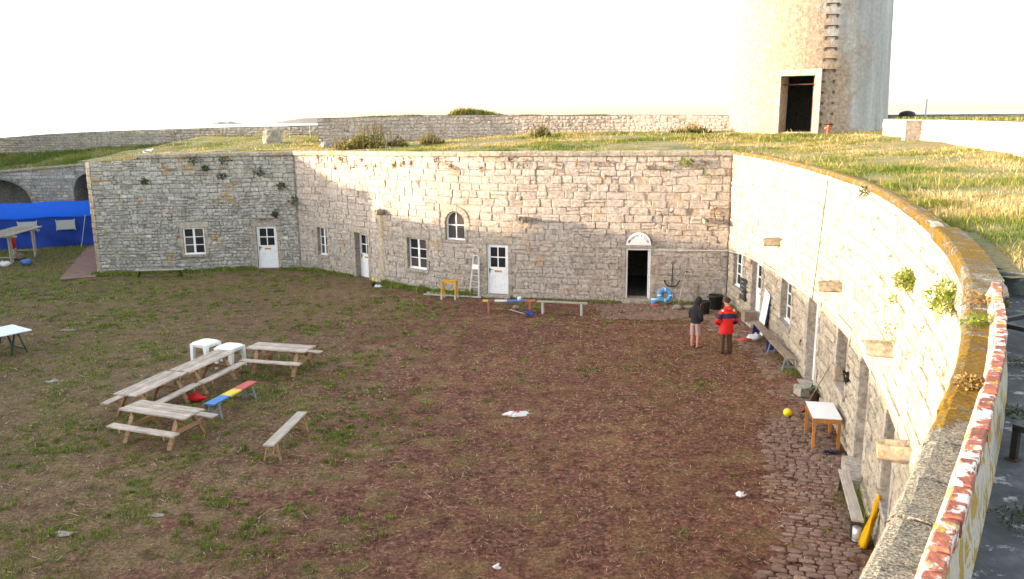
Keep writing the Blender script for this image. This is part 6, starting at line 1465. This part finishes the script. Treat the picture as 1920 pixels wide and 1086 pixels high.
steel('low black steel frame on the landing, closest to the viewer', (2.66, 3.56, 5.80), .55, .5, .34, .16)
steel('black steel frame on the landing further off, half out of the picture', (3.62, 5.35, 5.80), .5, .5, .4, .19)
steel('black steel frame with a wire hoop at the far end of the landing', (5.02, 7.0, 5.80), .5, .5, .5, .24, True)
for i, (x, y, r) in enumerate(((2.05, 2.97, .14), (2.75, 4.15, .12), (3.35, 5.0, .16))):
    b = MB(); clump(b, (0, 0, .0), r, 420, .016, squash=(1, 1, .16), tint=(.1, .8)); o = b.obj('moss_cushion', 'wall_dark'); o.location = (x, y, 5.81); tag(o, ('mossy cushion on the shaded landing closest to the viewer', 'mossy cushion in the middle of the shaded landing', 'mossy cushion furthest along the shaded landing')[i], 'moss')
for i, (s, r, sq) in enumerate(((sC(5.9), .16, (1, 1, .5)), (sC(5.3), .13, (1, 1, .5)), (sC(4.05), .08, (1, 1, .5)))):
    b = MB(); clump(b, (0, 0, 0), r, 520, .024, squash=sq, tint=(.1, 1)); o = b.obj('coping_weed', ('wall_dry', 'wall_green', 'wall_dry')[i]); o.location = PC.w(s, 6.02, -.02); tag(o, ('dry weed tuft on the coping at the far end of the kerb', 'green weed tuft on the coping against the kerb', 'small brown weed on the lichen-covered coping')[i], 'plant')

# ================================================================== PEOPLE
def loft(b, rings, n=20):
    V = []; F = []; m = len(rings)
    for x, y, z, rx, ry in rings:
        for k in range(n): u = 2 * math.pi * k / n; V.append((x + rx * math.cos(u), y + ry * math.sin(u), z))
    for i in range(m - 1):
        for k in range(n): F.append((i * n + k, i * n + (k + 1) % n, (i + 1) * n + (k + 1) % n, (i + 1) * n + k))
    F += [tuple(range(n - 1, -1, -1)), tuple((m - 1) * n + k for k in range(n))]; b.add(V, F)
def fused(b, name, mats, parent, voxel=.014, it=6, zone=None):
    """join the lofts of one garment or body into a single continuous surface"""
    tmp = b.obj(name + '_tmp', mats[0]); r = tmp.modifiers.new('r', 'REMESH'); r.mode = 'VOXEL'; r.voxel_size = voxel; s = tmp.modifiers.new('s', 'SMOOTH'); s.iterations = it; s.factor = .5
    bpy.context.view_layer.update(); dg = bpy.context.evaluated_depsgraph_get(); me = bpy.data.meshes.new_from_object(tmp.evaluated_get(dg)); me.name = name
    old = tmp.data; bpy.data.objects.remove(tmp); bpy.data.meshes.remove(old); me.materials.clear()
    for q in mats: me.materials.append(M[q])
    if zone:
        for p in me.polygons: p.material_index = zone(p.center)
    me.polygons.foreach_set('use_smooth', np.ones(len(me.polygons), bool)); o = bpy.data.objects.new(name, me); COL.objects.link(o)
    if parent is not None: o.parent = parent
    return o
def head(b, x, y, z, k=1.0, tilt=0.0):
    R = Matrix.Rotation(-tilt, 3, 'X'); c = Vector((x, y, z)); mb = MB()
    loft(mb, [(0, .0, -.02, .052, .056), (0, .03, .0, .050, .07), (0, .035, .03, .062, .083), (0, .02, .07, .070, .092), (0, .012, .12, .075, .097), (0, .005, .165, .070, .090), (0, 0, .20, .052, .068), (0, 0, .218, .024, .03)], 16)
    mb.ellipsoid((0, .118, .075), (.013, .018, .024), 8, 6); mb.ellipsoid((0, .105, .035), (.024, .012, .008), 8, 5)
    for s in (-1, 1): mb.ellipsoid((s * .077, .0, .085), (.010, .020, .031), 8, 6)
    b.add([c + R @ (Vector(v) * k) for v in mb.V], mb.F)
def hand(b, wrist, d, side):
    """palm, four fingers and a thumb, slightly curled"""
    d = Vector(d).normalized(); w = Vector(wrist); sx = Vector((side, 0, 0)); sx = (sx - d * sx.dot(d)).normalized(); nn = d.cross(sx)
    b.tube([w, w + d * .045, w + d * .09], [.028, .038, .034], 10, flat=.6)
    for i, L in enumerate((.062, .072, .068, .052)):
        p = w + d * .085 + sx * (-.030 + i * .020); b.tube([p, p + d * L * .5 + nn * .008, p + d * L + nn * .026], [.0095, .009, .0075], 6)
    p = w + d * .03 - sx * .034; b.tube([p, p + d * .035 - sx * .022 + nn * .01, p + d * .065 - sx * .02 + nn * .02], [.012, .011, .009], 6)
def man():
    t = thing('person', 'person in a red sailing jacket with a navy band, seen from behind', 'person', (6.76, 24.78, .02), math.radians(8))
    b = MB(); loft(b, [(0, 0, .84, .15, .11), (0, 0, .95, .165, .12), (0, 0, 1.1, .15, .105), (0, -.01, 1.3, .17, .115), (0, -.01, 1.43, .16, .10), (0, 0, 1.49, .07, .065), (0, .01, 1.56, .056, .06)], 18); head(b, 0, .02, 1.57, 1.06, .25)
    for s in (-1, 1):
        b.tube([(s * .15, -.01, 1.41), (s * .27, -.03, 1.24), (s * .33, -.03, 1.10), (s * .27, .08, .99), (s * .20, .15, .93)], [.055, .048, .043, .038, .03], 10); hand(b, (s * .20, .15, .93), (-s * .5, .35, -.45), s)
        b.tube([(s * .085, 0, .88), (s * .10, .01, .70), (s * .115, .015, .48), (s * .125, -.01, .28), (s * .13, -.02, .07)], [.085, .08, .06, .055, .042], 12); b.tube([(s * .13, -.06, .04), (s * .135, .04, .045), (s * .145, .15, .03)], [.038, .042, .028], 10)
    fused(b, 'body', ['skin'], t, .012, 4)
    b = MB(); loft(b, [(0, .0, .66, .235, .165), (0, .0, .70, .24, .17), (0, 0, .85, .225, .16), (0, -.005, 1.0, .21, .15), (0, -.015, 1.2, .215, .15), (0, -.015, 1.34, .205, .135), (0, -.01, 1.43, .15, .11), (0, 0, 1.48, .10, .095), (0, .0, 1.55, .095, .10)], 22)
    b.ellipsoid((0, -.075, 1.47), (.135, .07, .085), 14, 8)
    for s in (-1, 1): b.tube([(s * .14, -.01, 1.40), (s * .25, -.03, 1.27), (s * .335, -.045, 1.10), (s * .30, .05, .99), (s * .22, .14, .94)], [.085, .085, .08, .07, .062], 12)
    def zone(c):
        if abs(c.x) < .19 and 1.17 < c.z < 1.33 and c.y < .06: return 1
        if abs(c.x) >= .19 and 1.13 < c.z - .25 * (abs(c.x) - .19) < 1.30: return 1
        if .18 < c.x < .34 and .93 < c.z < 1.06 and c.y < .12: return 1
        return 0
    j = fused(b, 'jacket', ['red_cloth', 'navy_cloth'], t, .014, 7, zone)
    for s in (-1, 1):
        b = MB(); b.box(s * .185 - .026, s * .185 + .026, -.108, -.05, 1.385, 1.445, bev=.012); b.obj('shoulder_patch', 'reflective', j)
    b = MB(); b.box(-.05, .05, -.155, -.137, 1.475, 1.50); b.obj('collar_tag', 'saffron_paint', j)
    b = MB(); loft(b, [(0, 0, .74, .175, .125), (0, 0, .90, .175, .125)], 18)
    for s in (-1, 1): loft(b, [(s * .135, -.015, .05, .082, .09), (s * .13, -.01, .25, .078, .085), (s * .115, .01, .48, .08, .085), (s * .10, 0, .70, .095, .10), (s * .085, 0, .86, .10, .11)], 14)
    fused(b, 'trousers', ['brown_cloth'], t, .014, 3)
    for s in (-1, 1):
        b = MB(); b.tube([(s * .13, -.085, .04), (s * .133, -.02, .055), (s * .138, .08, .05), (s * .15, .19, .03)], [.042, .055, .052, .028], 12, flat=.85); b.obj('shoe', 'shoe', t, True)
    b = MB(); R = Matrix.Rotation(-.25, 3, 'X'); mb = MB(); mb.ellipsoid((0, -.012, .145), (.088, .105, .098), 18, 12)
    for k in range(260):
        u, v = RNG.uniform(0, 6.28), RNG.uniform(-.35, 1); p = Vector((.088 * math.sqrt(1 - v * v) * math.cos(u), -.012 + .105 * math.sqrt(1 - v * v) * math.sin(u), .145 + .098 * v))
        if p.y > .05 and p.z < .16: continue
        q = (p - Vector((0, -.01, .14))).normalized(); e = q.cross(Vector((RNG.gauss(0, 1), RNG.gauss(0, 1), RNG.gauss(0, 1)))).normalized(); mb.tri(p - e * .008, p + e * .008, p + q * .014 + Vector((0, -.012, -.014)))
    V = [R @ (Vector(v) * 1.06) + Vector((0, .02, 1.57)) for v in mb.V]; V = [Vector((v.x, min(v.y, .075 + (v.z - 1.66) * .3) if v.z < 1.74 else v.y, v.z)) for v in V]; b.add(V, mb.F); b.obj('hair', 'hair', t)
man()
def youth():
    t = thing('person', 'person in a black hooded top and pale pink shorts, head bowed, wearing flip-flops', 'person', (5.96, 25.55, .02), math.radians(-48))
    b = MB(); loft(b, [(0, 0, .80, .14, .105), (0, 0, .9, .15, .115), (0, .0, 1.02, .135, .10), (0, .0, 1.2, .15, .105), (0, .0, 1.30, .145, .095), (0, .02, 1.36, .06, .06), (0, .05, 1.42, .05, .055)], 18); head(b, 0, .075, 1.43, 1.0, .62)
    for s in (-1, 1):
        b.tube([(s * .14, 0, 1.29), (s * .185, -.01, 1.12), (s * .19, .0, 1.02), (s * .15, .10, .93), (s * .10, .15, .90)], [.048, .043, .038, .032, .026], 10); hand(b, (s * .10, .15, .90), (-s * .7, .25, -.15), s)
        b.tube([(s * .08, 0, .84), (s * .098, .012, .66), (s * .107, .01, .45), (s * .107, -.015, .28), (s * .107, -.02, .07)], [.075, .066, .05, .05, .036], 12); b.tube([(s * .095, -.055, .045), (s * .10, .03, .04), (s * .11, .15, .028)], [.032, .034, .024], 10)
    fused(b, 'body', ['skin'], t, .011, 4)
    b = MB(); loft(b, [(0, 0, .80, .175, .135), (0, .0, .84, .18, .14), (0, .0, .95, .175, .135), (0, -.005, 1.15, .18, .135), (0, -.005, 1.27, .175, .125), (0, .005, 1.35, .12, .11), (0, .03, 1.41, .10, .11)], 20)
    for s in (-1, 1): b.tube([(s * .13, 0, 1.28), (s * .205, -.015, 1.12), (s * .21, .0, 1.0), (s * .165, .10, .92), (s * .09, .15, .90)], [.078, .072, .066, .058, .05], 12)
    R = Matrix.Rotation(-.62, 3, 'X'); c = Vector((0, .075, 1.43)); mb = MB(); mb.ellipsoid((0, -.02, .11), (.115, .125, .145), 18, 12); mb.ellipsoid((0, -.06, .02), (.10, .09, .10), 14, 8); b.add([c + R @ Vector(v) for v in mb.V], mb.F)
    h = fused(b, 'hooded_top', ['black_cloth'], t, .013, 5)
    b = MB(); fc = MB(); loft(fc, [(0, .085, .0, .045, .03), (0, .09, .05, .06, .035), (0, .085, .11, .065, .035), (0, .075, .15, .055, .03)], 12); fc.ellipsoid((0, .128, .07), (.013, .018, .022), 8, 5)
    b.add([c + R @ Vector(v) for v in fc.V], fc.F); b.obj('face', 'skin', t, True)
    b = MB(); loft(b, [(0, 0, .76, .155, .12), (0, 0, .86, .165, .13)], 18)
    for s in (-1, 1): loft(b, [(s * .108, .0, .40, .078, .088), (s * .103, .005, .55, .08, .09), (s * .09, 0, .70, .085, .10), (s * .08, 0, .84, .09, .11)], 14)
    fused(b, 'shorts', ['pink_cloth'], t, .013, 3)
    for s in (-1, 1):
        b = MB(); V = [(s * .10 + .045 * math.cos(u) * (1 + .1 * math.sin(u)), .05 + .14 * math.sin(u)) for u in np.linspace(0, 2 * math.pi, 15)[:-1]]; n = len(V)
        b.add([(x, y, .0) for x, y in V] + [(x, y, .016) for x, y in V], [tuple(range(n - 1, -1, -1)), tuple(range(n, 2 * n))] + [(k, (k + 1) % n, n + (k + 1) % n, n + k) for k in range(n)]); f = b.obj('flip_flop', 'shoe', t)
        b = MB(); b.tube([(s * .10 - .042, .04, .02), (s * .10 - .02, .09, .06), (s * .105, .12, .055)], .007, 5); b.tube([(s * .10 + .042, .04, .02), (s * .10 + .025, .09, .06), (s * .105, .12, .055)], .007, 5); b.obj('strap', 'shoe', f)
youth()

# ------------------------------------------------------------------ sea air
hz = MB(); hz.box(-9000, 9000, -9000, 9000, -12, 24, .5)
hzo = hz.obj('haze', 'sea'); hzo.data.materials.clear(); hm = bpy.data.materials.new('sea_air'); hm.use_nodes = True; hnt = hm.node_tree; hnt.nodes.clear()
pv = hnt.nodes.new('ShaderNodeVolumePrincipled'); pv.inputs['Color'].default_value = (0.9, 0.93, 0.97, 1); pv.inputs['Density'].default_value = 0.00003; pv.inputs['Anisotropy'].default_value = 0.2
ho = hnt.nodes.new('ShaderNodeOutputMaterial'); hnt.links.new(pv.outputs[0], ho.inputs['Volume']); hzo.data.materials.append(hm); tag(hzo, kind='stuff')
